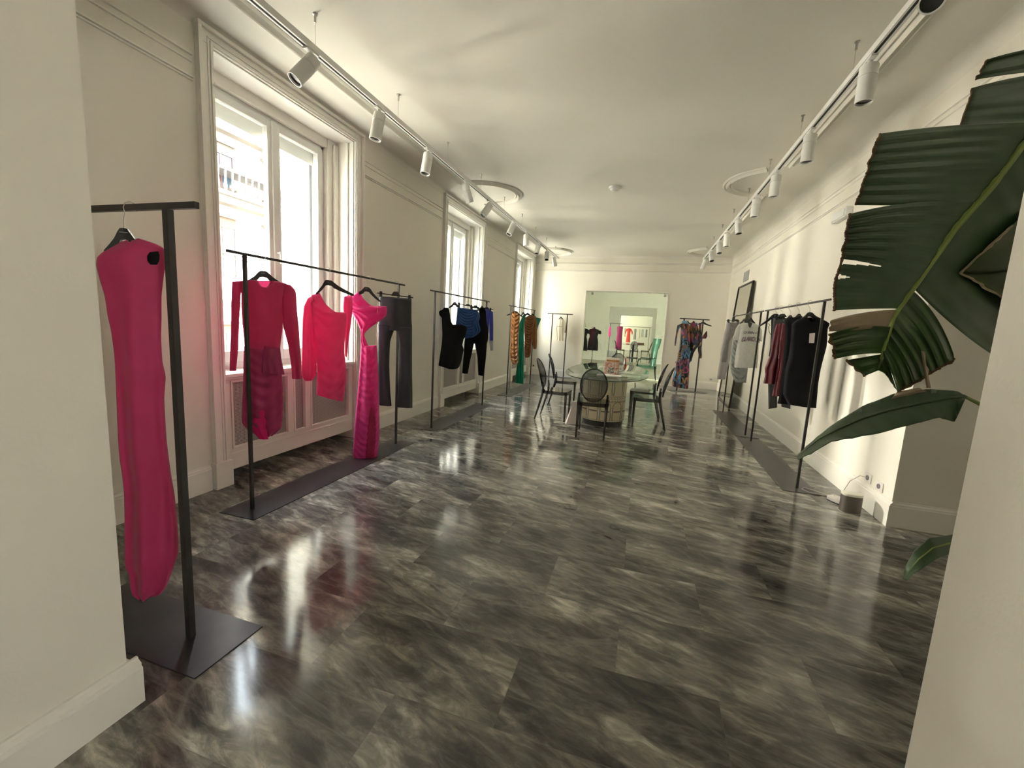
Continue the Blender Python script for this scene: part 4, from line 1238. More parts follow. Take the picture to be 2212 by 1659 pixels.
# printed arches round the drum: thin raised ink shapes bent to the cylinder
def ink(mb, u0, z0, u1, z1, r=0.3262):
    n = max(1, int((u1-u0)/0.02))
    f, b_ = [], []
    pts0 = [(u0+(u1-u0)*i/n) for i in range(n+1)]
    vs = []
    for rr in (r, r-0.002):
        for z in (z0, z1):
            vs += [(-0.50+rr*math.cos(u/0.325), 6.60+rr*math.sin(u/0.325), z) for u in pts0]
    m_ = n+1
    fs = []
    for i in range(n):
        fs += [(i, i+1, m_+i+1, m_+i), (2*m_+i, 3*m_+i, 3*m_+i+1, 2*m_+i+1), (i, 2*m_+i, 2*m_+i+1, i+1), (m_+i, m_+i+1, 3*m_+i+1, 3*m_+i)]
    fs += [(0, m_, 3*m_, 2*m_), (n, 2*m_+n, 3*m_+n, m_+n)]
    mb.add(vs, fs)
def arch_ink(mb, uc, zc_, r0, r1, R=0.3262):
    n = 12
    vs = []; fs = []
    for i in range(n+1):
        a = PI*i/n
        for rr in (r0, r1):
            u = uc+rr*math.cos(a); z = zc_+rr*math.sin(a)
            for q in (R, R-0.002):
                vs.append((-0.50+q*math.cos(u/0.325), 6.60+q*math.sin(u/0.325), z))
    for i in range(n):
        k = i*4
        fs += [(k, k+4, k+6, k+2), (k+1, k+3, k+7, k+5), (k, k+1, k+5, k+4), (k+2, k+6, k+7, k+3)]
    mb.add(vs, fs)
ik = MB(); ik2 = MB(); ik3 = MB()
CIR = 2*PI*0.325
nb = 11
for i in range(nb):
    u = CIR*i/nb
    wv = CIR/nb
    for (z0, z1) in ((0.10, 0.30), (0.47, 0.66)):
        ink(ik, u, z0, u+0.006, z1); ink(ik, u+0.022, z0, u+0.028, z1)
        ink(ik2, u+0.006, z0, u+0.022, z1)
        arch_ink(ik, u+0.014+wv/2, z1, wv/2-0.020, wv/2-0.014)
        ink(ik, u+0.034, z0, u+0.038, z1); ink(ik, u+wv-0.010, z0, u+wv-0.006, z1)
    ink(ik3, u+0.045, 0.225, u+wv-0.018, 0.245)
for z in (0.098, 0.372, 0.385, 0.425, 0.455): ink(ik, 0, z, CIR, z+0.004)
for i in range(44):
    u = CIR*i/44
    ink(ik, u+0.008, 0.392, u+0.020, 0.402); ink(ik, u, 0.428, u+0.004, 0.452)
ik.cur = 1; ik.add(ik2.v, ik2.f); ik.cur = 2; ik.add(ik3.v, ik3.f)
ik.build('arch_print', [P('ink_dark', (0.05, 0.045, 0.04), 0.5), P('ink_white', (0.72, 0.66, 0.52), 0.5), P('ink_brown', (0.17, 0.12, 0.10), 0.5)], tb, org=TO)

# things on and beside the table
p = Vector((-0.46, 6.62, 0.736))
t = thing('tray', 'flat white tray under the small cartons on the glass table', 'tray', p, 0.05)
MB().box(-0.17, -0.19, 0, 0.19, 0.02, 0.018).build('tray_base', P('tray_white', (0.75, 0.73, 0.68), 0.4), t, bevel=0.004)
bx = bpy.data.materials.new('floral_carton'); bx = noisy('floral_carton', (0.78, 0.74, 0.68), (0.50, 0.13, 0.06), 26, 0.5, detail=1)
t = thing('carton', 'white carton with red and black floral pattern on the glass table', 'carton', (-0.44, 6.70, 0.736), 0.12)
MB().box(-0.10, 0.0, 0.0, 0.11, 0.09, 0.20).build('carton_body', bx, t, bevel=0.003)
b = MB().box(-0.04, -0.003, 0.03, 0.05, 0.0, 0.12)
b.build('carton_label', noisy('black_white_print', (0.75, 0.72, 0.66), (0.03, 0.03, 0.03), 60, 0.5, detail=0), t)
t = thing('carton', 'yellow and red carton standing behind the floral carton', 'carton', (-0.43, 6.84, 0.736), 0.05)
MB().box(-0.09, 0, 0, 0.10, 0.07, 0.255).build('carton_body', noisy('yellow_carton', (0.62, 0.40, 0.06), (0.42, 0.12, 0.05), 9, 0.5), t, bevel=0.003)
MB().box(-0.095, -0.004, 0.225, 0.105, 0.074, 0.258).build('lid', P('lid_white', (0.8, 0.78, 0.7), 0.5), t)
t = thing('flower_arrangement', 'small white flowers lying either side of the floral carton', 'flowers', (-0.44, 6.78, 0.736))
b = MB()
for (x, z) in ((-0.17, 0.10), (-0.14, 0.11), (0.15, 0.10), (0.18, 0.085), (0.165, 0.115)):
    for k in range(5):
        a = k*2*PI/5
        c = Vector((x+0.014*math.cos(a), 0, z+0.010*math.sin(a)))
        b.lathe([(0.002, -0.008), (0.012, -0.004), (0.013, 0.003), (0.004, 0.008)], c, 8)
b.build('petals', P('petal_white', (0.85, 0.84, 0.80), 0.6), t, True)
b = MB()
for x in (-0.155, 0.165):
    b.tube([(x, 0, 0.09), (x*0.8, 0.005, 0.05), (x*0.5, 0.0, 0.0)], 0.002, 6)
b.build('stem', P('stem_green', (0.08, 0.16, 0.05), 0.6), t, True)
b = MB()
b.rings([[(-0.99, 6.20, 0), (-0.80, 6.27, 0), (-0.83, 6.40, 0), (-1.02, 6.33, 0)], [(-0.90, 6.25, 0.34), (-0.80, 6.28, 0.36), (-0.82, 6.35, 0.36), (-0.92, 6.32, 0.34)]])
o = b.build('paper_bag', noisy('bag_paper', (0.66, 0.58, 0.54), (0.70, 0.62, 0.58), 4, 0.8), None, org=(-0.9, 6.3, 0))
o.location = (-0.9, 6.3, 0)
tag(o, 'pinkish white paper bag standing on the floor left of the table drum', 'bag')

# ------------------------------------------------------------------ smoked transparent chairs with oval backs
def make_chair(label):
    t = thing('side_chair', label, 'chair', (0, 0, 0), 0, 'smoked transparent chairs round the glass table')
    # local: faces +Y; rear feet at y=-0.24, front feet y=+0.20
    # seat
    n = 28
    seat = superell(0.205, 0.205, n, 4.5, 0, -0.01)
    seat = [(x*(1+0.10*(y+0.2)/0.4), y) for x, y in seat]
    b = MB()
    b.rings([[(x, y, z) for x, y in seat] for z in (0.452, 0.462)])
    b.build('seat', SEATM, t, True)
    b = MB()
    b.rings([[(x*s, y*s, z) for x, y in seat] for z, s in ((0.452, 1.0), (0.410, 0.99), (0.410, 0.955), (0.452, 0.965))], False, False)
    b.build('seat_rail', SMOKEL, t, True)
    for s in (-1, 1):
        b = MB()
        b.rings([[(s*0.175+dx*r, 0.165+dy*r, z) for dx, dy in ((-1, -1), (1, -1), (1, 1), (-1, 1))] for z, r in ((0.0, 0.011), (0.2, 0.014), (0.41, 0.019), (0.452, 0.022))])
        b.build('leg', SMOKEL, t, bevel=0.004)
        # rear leg curves back to the floor and runs up into the back hoop
        pts = [(s*0.180, -0.300, 0.0), (s*0.180, -0.262, 0.14), (s*0.182, -0.222, 0.30), (s*0.184, -0.195, 0.42), (s*0.186, -0.190, 0.50), (s*0.183, -0.200, 0.58)]
        b = MB()
        b.tube(pts, [0.012, 0.015, 0.018, 0.020, 0.017, 0.012], 8)
        b.build('leg', SMOKEL, t, True)
    # oval back: tilted disc with raised rim
    zc_, a_, c_ = 0.700, 0.170, 0.222
    def bp(x, z, w_=0.0):
        k = (z-0.475)/0.45
        return Vector((x, -0.195-0.125*k+0.03*(1-(x/0.2)**2)*0 - 0.035*(1-(x/a_)**2 if abs(x) < a_ else 0)+w_, z))
    n = 36
    b = MB()
    rings = []
    for r in (1.0, 0.75, 0.5, 0.25, 0.02):
        rings.append([bp(a_*r*math.cos(2*PI*i/n), zc_+c_*r*math.sin(2*PI*i/n), 0.003) for i in range(n)])
    back = [[v+Vector((0, -0.006, 0)) for v in q] for q in rings]
    b.rings(rings+back[::-1], False, False)
    b.build('backrest', SMOKE, t, True)
    b = MB()
    hoop = [bp(a_*math.cos(2*PI*i/n), zc_+c_*math.sin(2*PI*i/n)) for i in range(n+1)]
    b.tube(hoop, 0.010, 8, 1.0)
    b.build('back_frame', SMOKEL, t, True)
    return t
ch = make_chair('smoked transparent chair nearest the camera, its oval back turned to us')
ch.location = (-0.575, 5.82, 0); ch.rotation_euler = (0, 0, 0.06)
dup(ch, (-1.20, 6.50, 0), -PI/2-0.02, 'smoked transparent chair on the window side of the table, nearer one')
dup(ch, (-1.30, 7.82, 0), -PI/2+0.15, 'smoked transparent chair on the window side of the table, farther one')
dup(ch, (0.12, 6.68, 0), PI/2-0.02, 'smoked transparent chair right of the table, nearer one')
dup(ch, (0.06, 7.34, 0), PI/2-0.05, 'smoked transparent chair right of the table, farther one')
dup(ch, (-0.52, 9.35, 0), PI-0.1, 'smoked transparent chair at the far end of the table, its back seen above the cartons')

# ------------------------------------------------------------------ glazed opening in the far wall and the rooms beyond
b = MB()
b.box(FX0, YF-0.012, 0, FX0+0.02, YF+0.31, FH).box(FX1-0.02, YF-0.012, 0, FX1, YF+0.31, FH).box(FX0, YF-0.012, FH-0.02, FX1, YF+0.31, FH)
dr = struct('door_1', b, TRIM)
MB().box(FX0+0.03, YF+0.14, 0.01, FX1-0.03, YF+0.152, FH-0.03).build('glass_sheet', PARTG, dr)
for x in (FX0+0.18, FX1-0.10):
    MB().box(x-0.03, YF+0.12, FH-0.12, x+0.03, YF+0.17, FH-0.05).build('glass_clamp', P('clamp_steel', (0.35, 0.34, 0.30), 0.3, 0.8), dr, bevel=0.004)

def mannequin(x, y, label, hgt=1.45, wd=0.19, cap=False, color=BLK):
    t = thing('dress_form', label, 'dress form', (x, y, 0), 0, 'dress forms in the room beyond')
    b = MB()
    for k in range(3):
        a = k*2*PI/3+0.3
        b.tube([(0, 0, 0.10), (0.13*math.cos(a), 0.13*math.sin(a), 0.04), (0.22*math.cos(a), 0.22*math.sin(a), 0.012)], 0.011, 6)
    b.tube([(0, 0, 0.10), (0, 0, 0.72)], 0.014, 8)
    b.build('stand', BLACKP, t, True)
    def el(z, a_, b_): return [(a_*math.cos(2*PI*i/20), b_*math.sin(2*PI*i/20), z) for i in range(20)]
    b = MB()
    b.rings([el(0.66, wd*1.0, 0.12), el(0.80, wd*1.02, 0.14), el(0.98, wd*0.95, 0.13), el(1.12, wd*0.76, 0.10), el(1.25, wd*0.92, 0.13), el(1.36, wd*1.05, 0.11), el(1.41, wd*0.85, 0.08), el(1.44, 0.06, 0.055), el(1.50, 0.052, 0.05)])
    b.build('torso', color, t, True)
    b = MB()
    b.rings([el(0.58, wd*1.12, 0.16), el(0.70, wd*1.1, 0.16), el(0.9, wd*1.06, 0.145), el(1.0, wd*0.98, 0.135), el(1.12, wd*0.80, 0.11), el(1.25, wd*0.95, 0.135), el(1.36, wd*1.08, 0.115), el(1.415, wd*0.9, 0.085)], False, False)
    for s in (-1, 1):
        b.tube([(s*wd*1.0, 0, 1.36), (s*wd*1.25, 0, 1.33), (s*wd*1.32, 0, 1.24)], [0.04, 0.055, 0.05], 10)
    b.build('dress', color, t, True)
    return t
mannequin(-1.92, 17.4, 'black dress on a dress form with jewelled collar beyond the glass', color=BLK)
t = mannequin(-2.27, 16.7, 'black coat on a dress form at the left edge of the glazed opening', wd=0.2)
b = MB()
for k in range(7):
    a = k*2*PI/7
    b.lathe([(0.001, -0.02), (0.022, 0), (0.001, 0.02)], (-1.92+0.09*math.cos(a), 17.4+0.06*math.sin(a)-0.02, 1.475), 8)
o = b.build('necklace', P('pearl', (0.9, 0.88, 0.82), 0.2), None, True, org=(-1.92, 17.4, 1.46))
o.location = (-1.92, 17.4, 1.46)
tag(o, 'chunky pearl necklace round the neck of the black dress form', 'necklace')
o = MB().lathe([(0.12, 0), (0.14, 0.012), (0.09, 0.02), (0.085, 0.12), (0.001, 0.13)], (0, 0, 0), 24).build('hat', P('hat_cloth', (0.40, 0.34, 0.05), 0.7), None, True)
o.location = (-2.27, 16.7, 1.50)
tag(o, 'yellow and black hat on top of the coat dress form', 'hat')

# aqua transparent armchair just behind the glass
t = thing('armchair', 'tall-backed aqua transparent armchair behind the far glass', 'armchair', (0.20, 13.6, 0), 0.0)
b = MB()
def sh(rows_):
    mb = MB(); mb.rings(rows_); return mb
def crv(xy, z, d=0.008): return [(x, y, z) for x, y in xy]+[(x*0.985, y*0.985+0.0, z) for x, y in reversed(xy)]
arcp = lambda w_, dp: [(w_*math.sin(a), -dp*math.cos(a)) for a in [(-1.25+2.5*i/16) for i in range(17)]]
# back wraps round; seat faces -X side of the room (towards left)
rows_ = []
for z, w_, dp in ((0.44, 0.27, 0.25), (0.60, 0.26, 0.25), (0.80, 0.24, 0.26), (0.90, 0.23, 0.27), (0.98, 0.27, 0.30), (1.12, 0.31, 0.33), (1.24, 0.30, 0.34)):
    rows_.append([(-y_ - 0.02, x_, z) for x_, y_ in arcp(w_, dp)]+[(-(y_*0.965) - 0.02, x_*0.965, z) for x_, y_ in reversed(arcp(w_, dp))])
sh(rows_).build('backrest', AQUA, t, True)
MB().rings([[(x, y, z) for x, y in superell(0.30, 0.27, 28, 4, -0.05, 0)] for z in (0.42, 0.44)]).build('seat', AQUA, t, True)
MB().rings([[(x*s, y*s, z) for x, y in superell(0.30, 0.27, 28, 4, -0.05, 0)] for z, s in ((0.42, 1), (0.33, 0.98), (0.33, 0.95), (0.42, 0.97))], False, False).build('seat_rail', AQUA, t, True)
aqd = clear('aqua_leg', (0.18, 0.36, 0.33), (0.05, 0.14, 0.13), 0.03)
for sx, sy in ((-1, -1), (-1, 1), (1, -1), (1, 1)):
    MB().tube([(-0.05+sx*0.25, sy*0.22, 0.42), (-0.05+sx*0.27, sy*0.225, 0.2), (-0.05+sx*0.30, sy*0.235, 0.0)], [0.02, 0.016, 0.012], 8).build('leg', aqd, t, True)
for sy in (-1, 1):
    MB().tube([(0.18, sy*0.26, 0.66), (0.0, sy*0.29, 0.62), (-0.22, sy*0.28, 0.62), (-0.30, sy*0.26, 0.56), (-0.31, sy*0.24, 0.42)], 0.013, 8).build('armrest', aqd, t, True)

# third room: rack with a magenta dress, table, chairs
def flat_dress(x, y, z0, z1, w_, label, mat, group=None, name='dress', sl=False):
    b = MB()
    ws = [(z1, w_*0.45), (z1-0.06, w_*0.9), (z1-0.35*(z1-z0), w_*0.72), (z1-0.6*(z1-z0), w_*0.85), (z0, w_)]
    b.rings([[(a_*math.cos(2*PI*i/16)*0.5, 0.05*math.sin(2*PI*i/16), z-z1) for i in range(16)] for z, a_ in ws])
    if sl:
        for s in (-1, 1):
            b.tube([(s*w_*0.42, 0, -0.06), (s*w_*0.75, 0, -0.25), (s*w_*0.8, 0, -0.42)], [0.05, 0.05, 0.035], 8)
    o = b.build(name, mat, None, True)
    o.location = (x, y, z1)
    return tag(o, label, name.replace('_', ' '), group)
dup(r6, (-1.55, 24.2, 0), PI/2, 'narrow steel rack with a magenta dress in the room beyond the second opening')
flat_dress(-1.28, 24.2, 0.42, 1.66, 0.36, 'long magenta dress on the rack beyond the second opening', noisy('magenta_far', (0.24, 0.01, 0.08), (0.28, 0.012, 0.10), 8, 0.6))
flat_dress(-1.84, 24.2, 1.08, 1.60, 0.20, 'short bright pink dress at the edge of the second opening', noisy('bright_pink', (0.95, 0.05, 0.35), (0.95, 0.07, 0.38), 8, 0.6))
far_tb = thing('dining_table', 'glass table on a dark base in the distant room', 'table', (-0.50, 23.9, 0))
MB().rings([[(x, y, z) for x, y in superell(0.62, 0.9, 40, 3, 0, 0)] for z in (0.72, 0.735)]).build('tabletop', TGLASS, far_tb, True)
MB().lathe([(0.30, 0), (0.30, 0.04), (0.05, 0.05), (0.05, 0.72)], (0, 0, 0), 24).build('pedestal', MATS['plinth_black'], far_tb, True)
dup(ch, (-1.08, 22.9, 0), -PI/2, 'dark smoked chair left of the distant glass table', group='smoked chairs round the distant table')
dup(ch, (-0.42, 22.7, 0), 0.0, 'dark smoked chair in front of the distant glass table, seen from behind', group='smoked chairs round the distant table')
dup(ch, (0.12, 23.3, 0), PI/2, 'dark smoked chair right of the distant glass table', group='smoked chairs round the distant table')
o = MB().box(-0.17, -0.1, 0, 0.17, 0.1, 0.10).build('box', P('box_brown', (0.20, 0.06, 0.03), 0.6), None, bevel=0.004)
o.location = (-0.12, 23.9, 0.735); tag(o, 'flat brown box on the distant glass table', 'box')
o = MB().lathe([(0.03, 0), (0.035, 0.1), (0.02, 0.16), (0.022, 0.2)], (0, 0, 0), 16).build('vase', P('vase_white', (0.75, 0.75, 0.70), 0.3), None, True)
o.location = (-0.45, 23.8, 0.735); tag(o, 'small white vase on the distant glass table', 'vase')
# last room: rack along its end wall
t = thing('clothes_rack', 'distant long rack with pale and red garments against the last wall', 'clothes rack', (-0.55, 31.8, 0))
MB().box(-1.05, -0.01, 1.72, 1.0, 0.01, 1.745).build('bar', STEEL, t)
for x in (-0.95, 0.9): MB().box(x-0.012, -0.012, 0.0, x+0.012, 0.012, 1.72).build('pole', STEEL, t)
MB().box(-1.05, -0.15, 0, 1.0, 0.15, 0.005).build('base_plate', PLATE, t)
redf = noisy('coral_far', (0.80, 0.06, 0.04), (0.85, 0.08, 0.05), 8, 0.6)
cols_ = [(-1.36, 1.0, 1.62, 0.22, CREAM, 'ivory top, leftmost on the distant long rack'), (-1.05, 0.62, 1.62, 0.30, redf, 'coral red dress with sleeves on the distant long rack'), (-0.62, 0.85, 1.60, 0.20, GREY_L, 'pale grey garment right of the distant coral dress'), (-0.34, 0.95, 1.60, 0.18, CREAM, 'narrow ivory garment in the middle of the distant long rack'), (-0.12, 1.05, 1.60, 0.20, TEE, 'light grey garment on the right half of the distant rack'), (0.15, 1.05, 1.60, 0.14, GREY_S, 'sage grey garment at the right end of the distant rack')]
for x, z0, z1, w_, m_, lb in cols_: flat_dress(x, 31.8, z0, z1, w_, lb, m_, 'garments on the distant long rack', sl=(m_ is redf))

# ------------------------------------------------------------------ right wall: leaning mirror, vent, emergency light, sockets
t = thing('leaning_mirror', 'tall dark-framed mirror leaning against the right wall', 'mirror', (1.78, 10.15, 0))
MO = Vector((1.78, 10.15, 0))
hM = 2.52
def mp_(y, z, d=0.0):   # local frame leaning towards the wall
    k = z/hM
    return Vector((1.80+0.15*k-d, y, z))
y0m, y1m = 9.46, 10.82
b = MB()
for (ya, yb, za, zb_) in ((y0m, y0m+0.03, 0, hM), (y1m-0.03, y1m, 0, hM), (y0m, y1m, 0, 0.03), (y0m, y1m, hM-0.03, hM)):
    b.rings([[mp_(ya, za, 0), mp_(ya, za, 0.035), mp_(yb, za, 0.035), mp_(yb, za, 0)], [mp_(ya, zb_, 0), mp_(ya, zb_, 0.035), mp_(yb, zb_, 0.035), mp_(yb, zb_, 0)]])
b.build('mirror_frame', P('dark_wood', (0.030, 0.024, 0.018), 0.45), t, org=MO)
b = MB()
b.rings([[mp_(y0m+0.03, 0.03, 0.004), mp_(y0m+0.03, 0.03, 0.02), mp_(y1m-0.03, 0.03, 0.02), mp_(y1m-0.03, 0.03, 0.004)], [mp_(y0m+0.03, hM-0.03, 0.004), mp_(y0m+0.03, hM-0.03, 0.02), mp_(y1m-0.03, hM-0.03, 0.02), mp_(y1m-0.03, hM-0.03, 0.004)]])
b.build('mirror_glass', MIRROR, t, org=MO)
t = thing('air_vent', 'small grey ventilation grille high on the right wall above the mirror', 'vent', (XR, 10.45, 2.72))
MB().box(-0.012, -0.24, -0.105, 0, 0.24, 0.105).build('vent_frame', P('vent_grey', (0.42, 0.42, 0.40), 0.5), t)
b = MB()
for i in range(9): b.box(-0.018, -0.21, -0.085+i*0.02, -0.012, 0.21, -0.075+i*0.02)
b.build('slats', P('vent_grey', (0.42, 0.42, 0.40), 0.5), t)
t = thing('emergency_light', 'white emergency light box high on the right wall behind the big leaf', 'emergency light', (XR, 5.72, 2.80))
MB().box(-0.07, -0.18, -0.055, 0, 0.18, 0.055).build('housing', WHITEM, t, bevel=0.01)
MB().box(-0.078, -0.16, -0.04, -0.07, 0.16, 0.03).build('diffuser', P('diffuser_white', (0.85, 0.85, 0.82), 0.3), t)
SOCK = P('socket_white', (0.78, 0.74, 0.70), 0.4)
def socket(name, loc, axis, label, cat, dark=None):
    t = thing(name, label, cat, loc)
    if axis == 'x':
        MB().box(-0.008, -0.055, -0.04, 0, 0.055, 0.04).build('cover_plate', SOCK, t, bevel=0.003)
        MB().lathe([(0.021, 0), (0.021, 0.006), (0.018, 0.006), (0.017, 0.001)], (-0.008, 0, 0), 20, Matrix.Rotation(-PI/2, 3, 'Y')).build('socket_well', P('socket_grey', (0.28, 0.27, 0.27), 0.5), t, True)
    else:
        MB().box(-0.055, -0.008, -0.04, 0.055, 0, 0.04).build('cover_plate', SOCK, t, bevel=0.003)
        MB().lathe([(0.021, 0), (0.021, 0.006), (0.018, 0.006), (0.017, 0.001)], (0, -0.008, 0), 20, Matrix.Rotation(PI/2, 3, 'X')).build('socket_well', dark or P('socket_grey', (0.28, 0.27, 0.27), 0.5), t, True)
    return t
socket('wall_socket', (XR, 4.36, 0.265), 'x', 'white wall socket with the thin cable plugged into it', 'socket')
socket('wall_socket', (XR, 4.17, 0.255), 'x', 'white empty wall socket nearest the wall corner', 'socket')
socket('wall_socket', (-3.05, YF, 0.26), 'y', 'white wall plate with a black socket near the far left corner', 'socket', P('socket_black', (0.02, 0.02, 0.02), 0.5))
socket('wall_socket', (1.80, YF, 0.27), 'y', 'pale double socket low on the far wall near the right corner', 'socket')

# small speaker with cable and adaptor on the floor
t = thing('speaker', 'small oval smart speaker with pale top on the floor by the right wall', 'speaker', (1.80, 4.16, 0))
sp_o = superell(0.075, 0.055, 40, 2.6, 0, 0)
b = MB()
b.rings([[(x*s, y*s, z) for x, y in sp_o] for z, s in ((0.006, 0.97), (0.008, 1.0), (0.150, 1.0))])
b.build('speaker_grille', noisy('mesh_metal', (0.16, 0.14, 0.12), (0.24, 0.22, 0.20), 300, 0.35, 0.3, bscale=500, metal=0.6), t, True)
MB().rings([[(x*s, y*s, z) for x, y in sp_o] for z, s in ((0.150, 1.0), (0.160, 1.02), (0.168, 0.98), (0.170, 0.8))]).build('speaker_top', P('cream_top', (0.72, 0.70, 0.60), 0.4), t, True)
MB().rings([[(x*s, y*s, z) for x, y in sp_o] for z, s in ((0.0, 1.02), (0.007, 1.03))]).build('speaker_base', P('base_pale', (0.5, 0.48, 0.42), 0.4), t, True)
b = MB().rings([[(x, y, z) for x, y in superell(0.055*s, 0.075*s, 28, 4, 0, 0)] for z, s in ((0, 0.9), (0.006, 1), (0.030, 1), (0.036, 0.9))])
o = b.build('power_adapter', P('adaptor_white', (0.78, 0.74, 0.70), 0.35), None, True)
o.location = (1.80, 4.40, 0); o.rotation_euler = (0, 0, 0.5)
tag(o, 'white flat power adapter on the floor behind the speaker', 'adapter')
b = MB()
b.tube([(1.972, 4.36, 0.265), (1.93, 4.38, 0.27), (1.88, 4.42, 0.20), (1.86, 4.46, 0.09), (1.84, 4.48, 0.02), (1.80, 4.50, 0.006), (1.72, 4.52, 0.006), (1.62, 4.53, 0.006), (1.58, 4.60, 0.008), (1.62, 4.66, 0.008), (1.70, 4.60, 0.006), (1.78, 4.47, 0.02), (1.79, 4.44, 0.040)], 0.0035, 8)
o = b.build('cable', P('cable_white', (0.62, 0.56, 0.52), 0.5), None, True, org=(1.972, 4.36, 0.265))
o.location = (1.972, 4.36, 0.265)
tag(o, 'thin white cable running from the wall socket to the adapter', 'cable')

# amber wooden shelf unit beyond the wall corner
t = thing('shelf_unit', 'amber wooden shelf unit glimpsed beyond the right wall corner', 'shelf', (2.90, 4.75, 0))
amb = noisy('amber_wood', (0.42, 0.22, 0.05), (0.50, 0.27, 0.07), 4, 0.5, stretch=(1, 1, 0.15))
MB().box(-0.40, 0.30, 0, 0.38, 0.33, 2.3).build('back_panel', amb, t)
for x in (-0.42, 0.38): MB().box(x, 0, 0, x+0.03, 0.33, 2.3).build('side_panel', amb, t)
for z in (0.02, 0.45, 0.9, 1.35, 1.8, 2.27): MB().box(-0.39, 0.0, z, 0.38, 0.30, z+0.025).build('shelf', amb, t)
o = MB().box(-0.14, -0.1, 0, 0.14, 0.1, 0.22).build('storage_box', P('box_dark', (0.05, 0.03, 0.02), 0.6), None, bevel=0.004)
o.location = (2.68, 4.92, 0.045); tag(o, 'dark brown box on the lowest shelf beyond the wall corner', 'box')
o = MB().box(-0.12, -0.1, 0, 0.12, 0.1, 0.20).build('storage_box', P('box_black', (0.015, 0.015, 0.02), 0.6), None, bevel=0.004)
o.location = (2.66, 4.92, 0.475); tag(o, 'black box on the second shelf beyond the wall corner', 'box')

# ------------------------------------------------------------------ the large-leaved plant
def leafmat(name, c1, c2, rough=0.33):
    m = noisy(name, c1, c2, 5, rough, 0, trans=0.08, spec=0.9)
    return m
LEAF = leafmat('leaf_green', (0.030, 0.080, 0.028), (0.050, 0.115, 0.044), 0.40)
LEAFB = leafmat('leaf_green_fresh', (0.030, 0.085, 0.018), (0.05, 0.12, 0.025))
DRY = noisy('leaf_dry', (0.42, 0.33, 0.23), (0.52, 0.42, 0.31), 9, 0.8)
RIM = noisy('leaf_rim', (0.10, 0.055, 0.035), (0.20, 0.12, 0.05), 14, 0.8)
RIBM = noisy('midrib_green', (0.24, 0.32, 0.08), (0.29, 0.37, 0.10), 6, 0.5)
plant = thing('potted_plant', 'tall banana-leaved plant with torn dark green leaves beside the right jamb', 'plant', (1.55, 1.72, 0))
PO = Vector((1.55, 1.72, 0))
def lerp(a, b_, t): return tuple(x+(y-x)*t for x, y in zip(a, b_))
MIDL = [(2330,190),(2209,309),(2145,398),(2061,495),(1976,617),(1930,685),(1909,754),(1896,800)]
def mid_x(y):
    if y <= MIDL[0][1]: return MIDL[0][0]+(MIDL[0][1]-y)*0.98
    for (xa, ya), (xb, yb) in zip(MIDL, MIDL[1:]):
        if y <= yb: return xa+(xb-xa)*(y-ya)/(yb-ya)
    return MIDL[-1][0]
def lobe(ma, ea, eb, mb_, dm, de, bulge=0.03, nv=16, nu=14, vein=0.004, nveins=5, seed=0.0, jag=2.0, curveA=(0, 0), curveB=(0, 0), mb=None, rim=None, nb_=0.0, sag=0.0, follow=False, edge=None, slits=()):
    """one torn lobe of the blade between midrib points ma-mb and edge points ea-eb; depths dm (midrib) and de (edge) in metres"""
    vs = []
    for j in range(nv+1):
        t = j/nv
        m0 = lerp(ma, mb_, t); e0 = lerp(ea, eb, t)
        if follow: m0 = (mid_x(m0[1]), m0[1])
        if edge:
            for (ta, pa), (tb, pb) in zip(edge, edge[1:]):
                if t <= tb+1e-6:
                    e0 = lerp(pa, pb, (t-ta)/(tb-ta)); break
        ca = lerp(curveA, curveB, t)
        for i in range(nu+1):
            s = i/nu
            x, y = lerp(m0, e0, s)
            bx_ = 4*s*(1-s)
            x += ca[0]*bx_; y += ca[1]*bx_
            if i == nu:
                q = noise.noise(Vector((seed, t*9, 1.7)))*jag
                x += q*1.5
            if nb_ and i > 0:
                y += 0
            d = (dm[0]+(dm[1]-dm[0])*t)*(1-s)+(de[0]+(de[1]-de[0])*t)*s
            d -= bulge*math.sin(PI*s)*0.6
            d += sag*s*s
            d += vein*math.sin(t*nveins*2*PI+seed)*(0.35+0.65*s)+0.0012*math.sin(t*nveins*7*PI+seed)*(0.2+0.8*s)
            d += 0.012*noise.noise(Vector((s*2.5+seed, t*3, 0)))
            vs.append(at_d(x, y, d))
    fs = []
    W_1 = nu+1
    for j in range(nv):
        for i in range(nu):
            a = j*W_1+i
            s = (i+0.5)/nu; t = (j+0.5)/nv
            if any(s > s0 and abs(t-tk) < wk*(0.15+0.85*(s-s0)/(1-s0)) for tk, s0, wk in slits): continue
            fs.append((a, a+1, a+W_1+1, a+W_1))
    mb.add(vs, fs)
    if rim is not None:
        # dried margin: narrow strip thickening the outer edge
        r = [vs[j*W_1+nu] for j in range(nv+1)]
        rim.tube([v+Vector((0, 0, 0)) for v in r], [0.0030+0.0045*abs(noise.noise(Vector((j*0.9, seed, 3)))) for j in range(nv+1)], 5)
def solid(o, th=0.0012):
    md = o.modifiers.new('solidify', 'SOLIDIFY'); md.thickness = th; md.offset = 0
    return o
def rib(pts, r, name, parent, mat=RIBM):
    q = [at_d(x, y, d) for x, y, d in pts]
    return MB().tube(q, r, 8).build(name, mat, parent, True, org=PO)

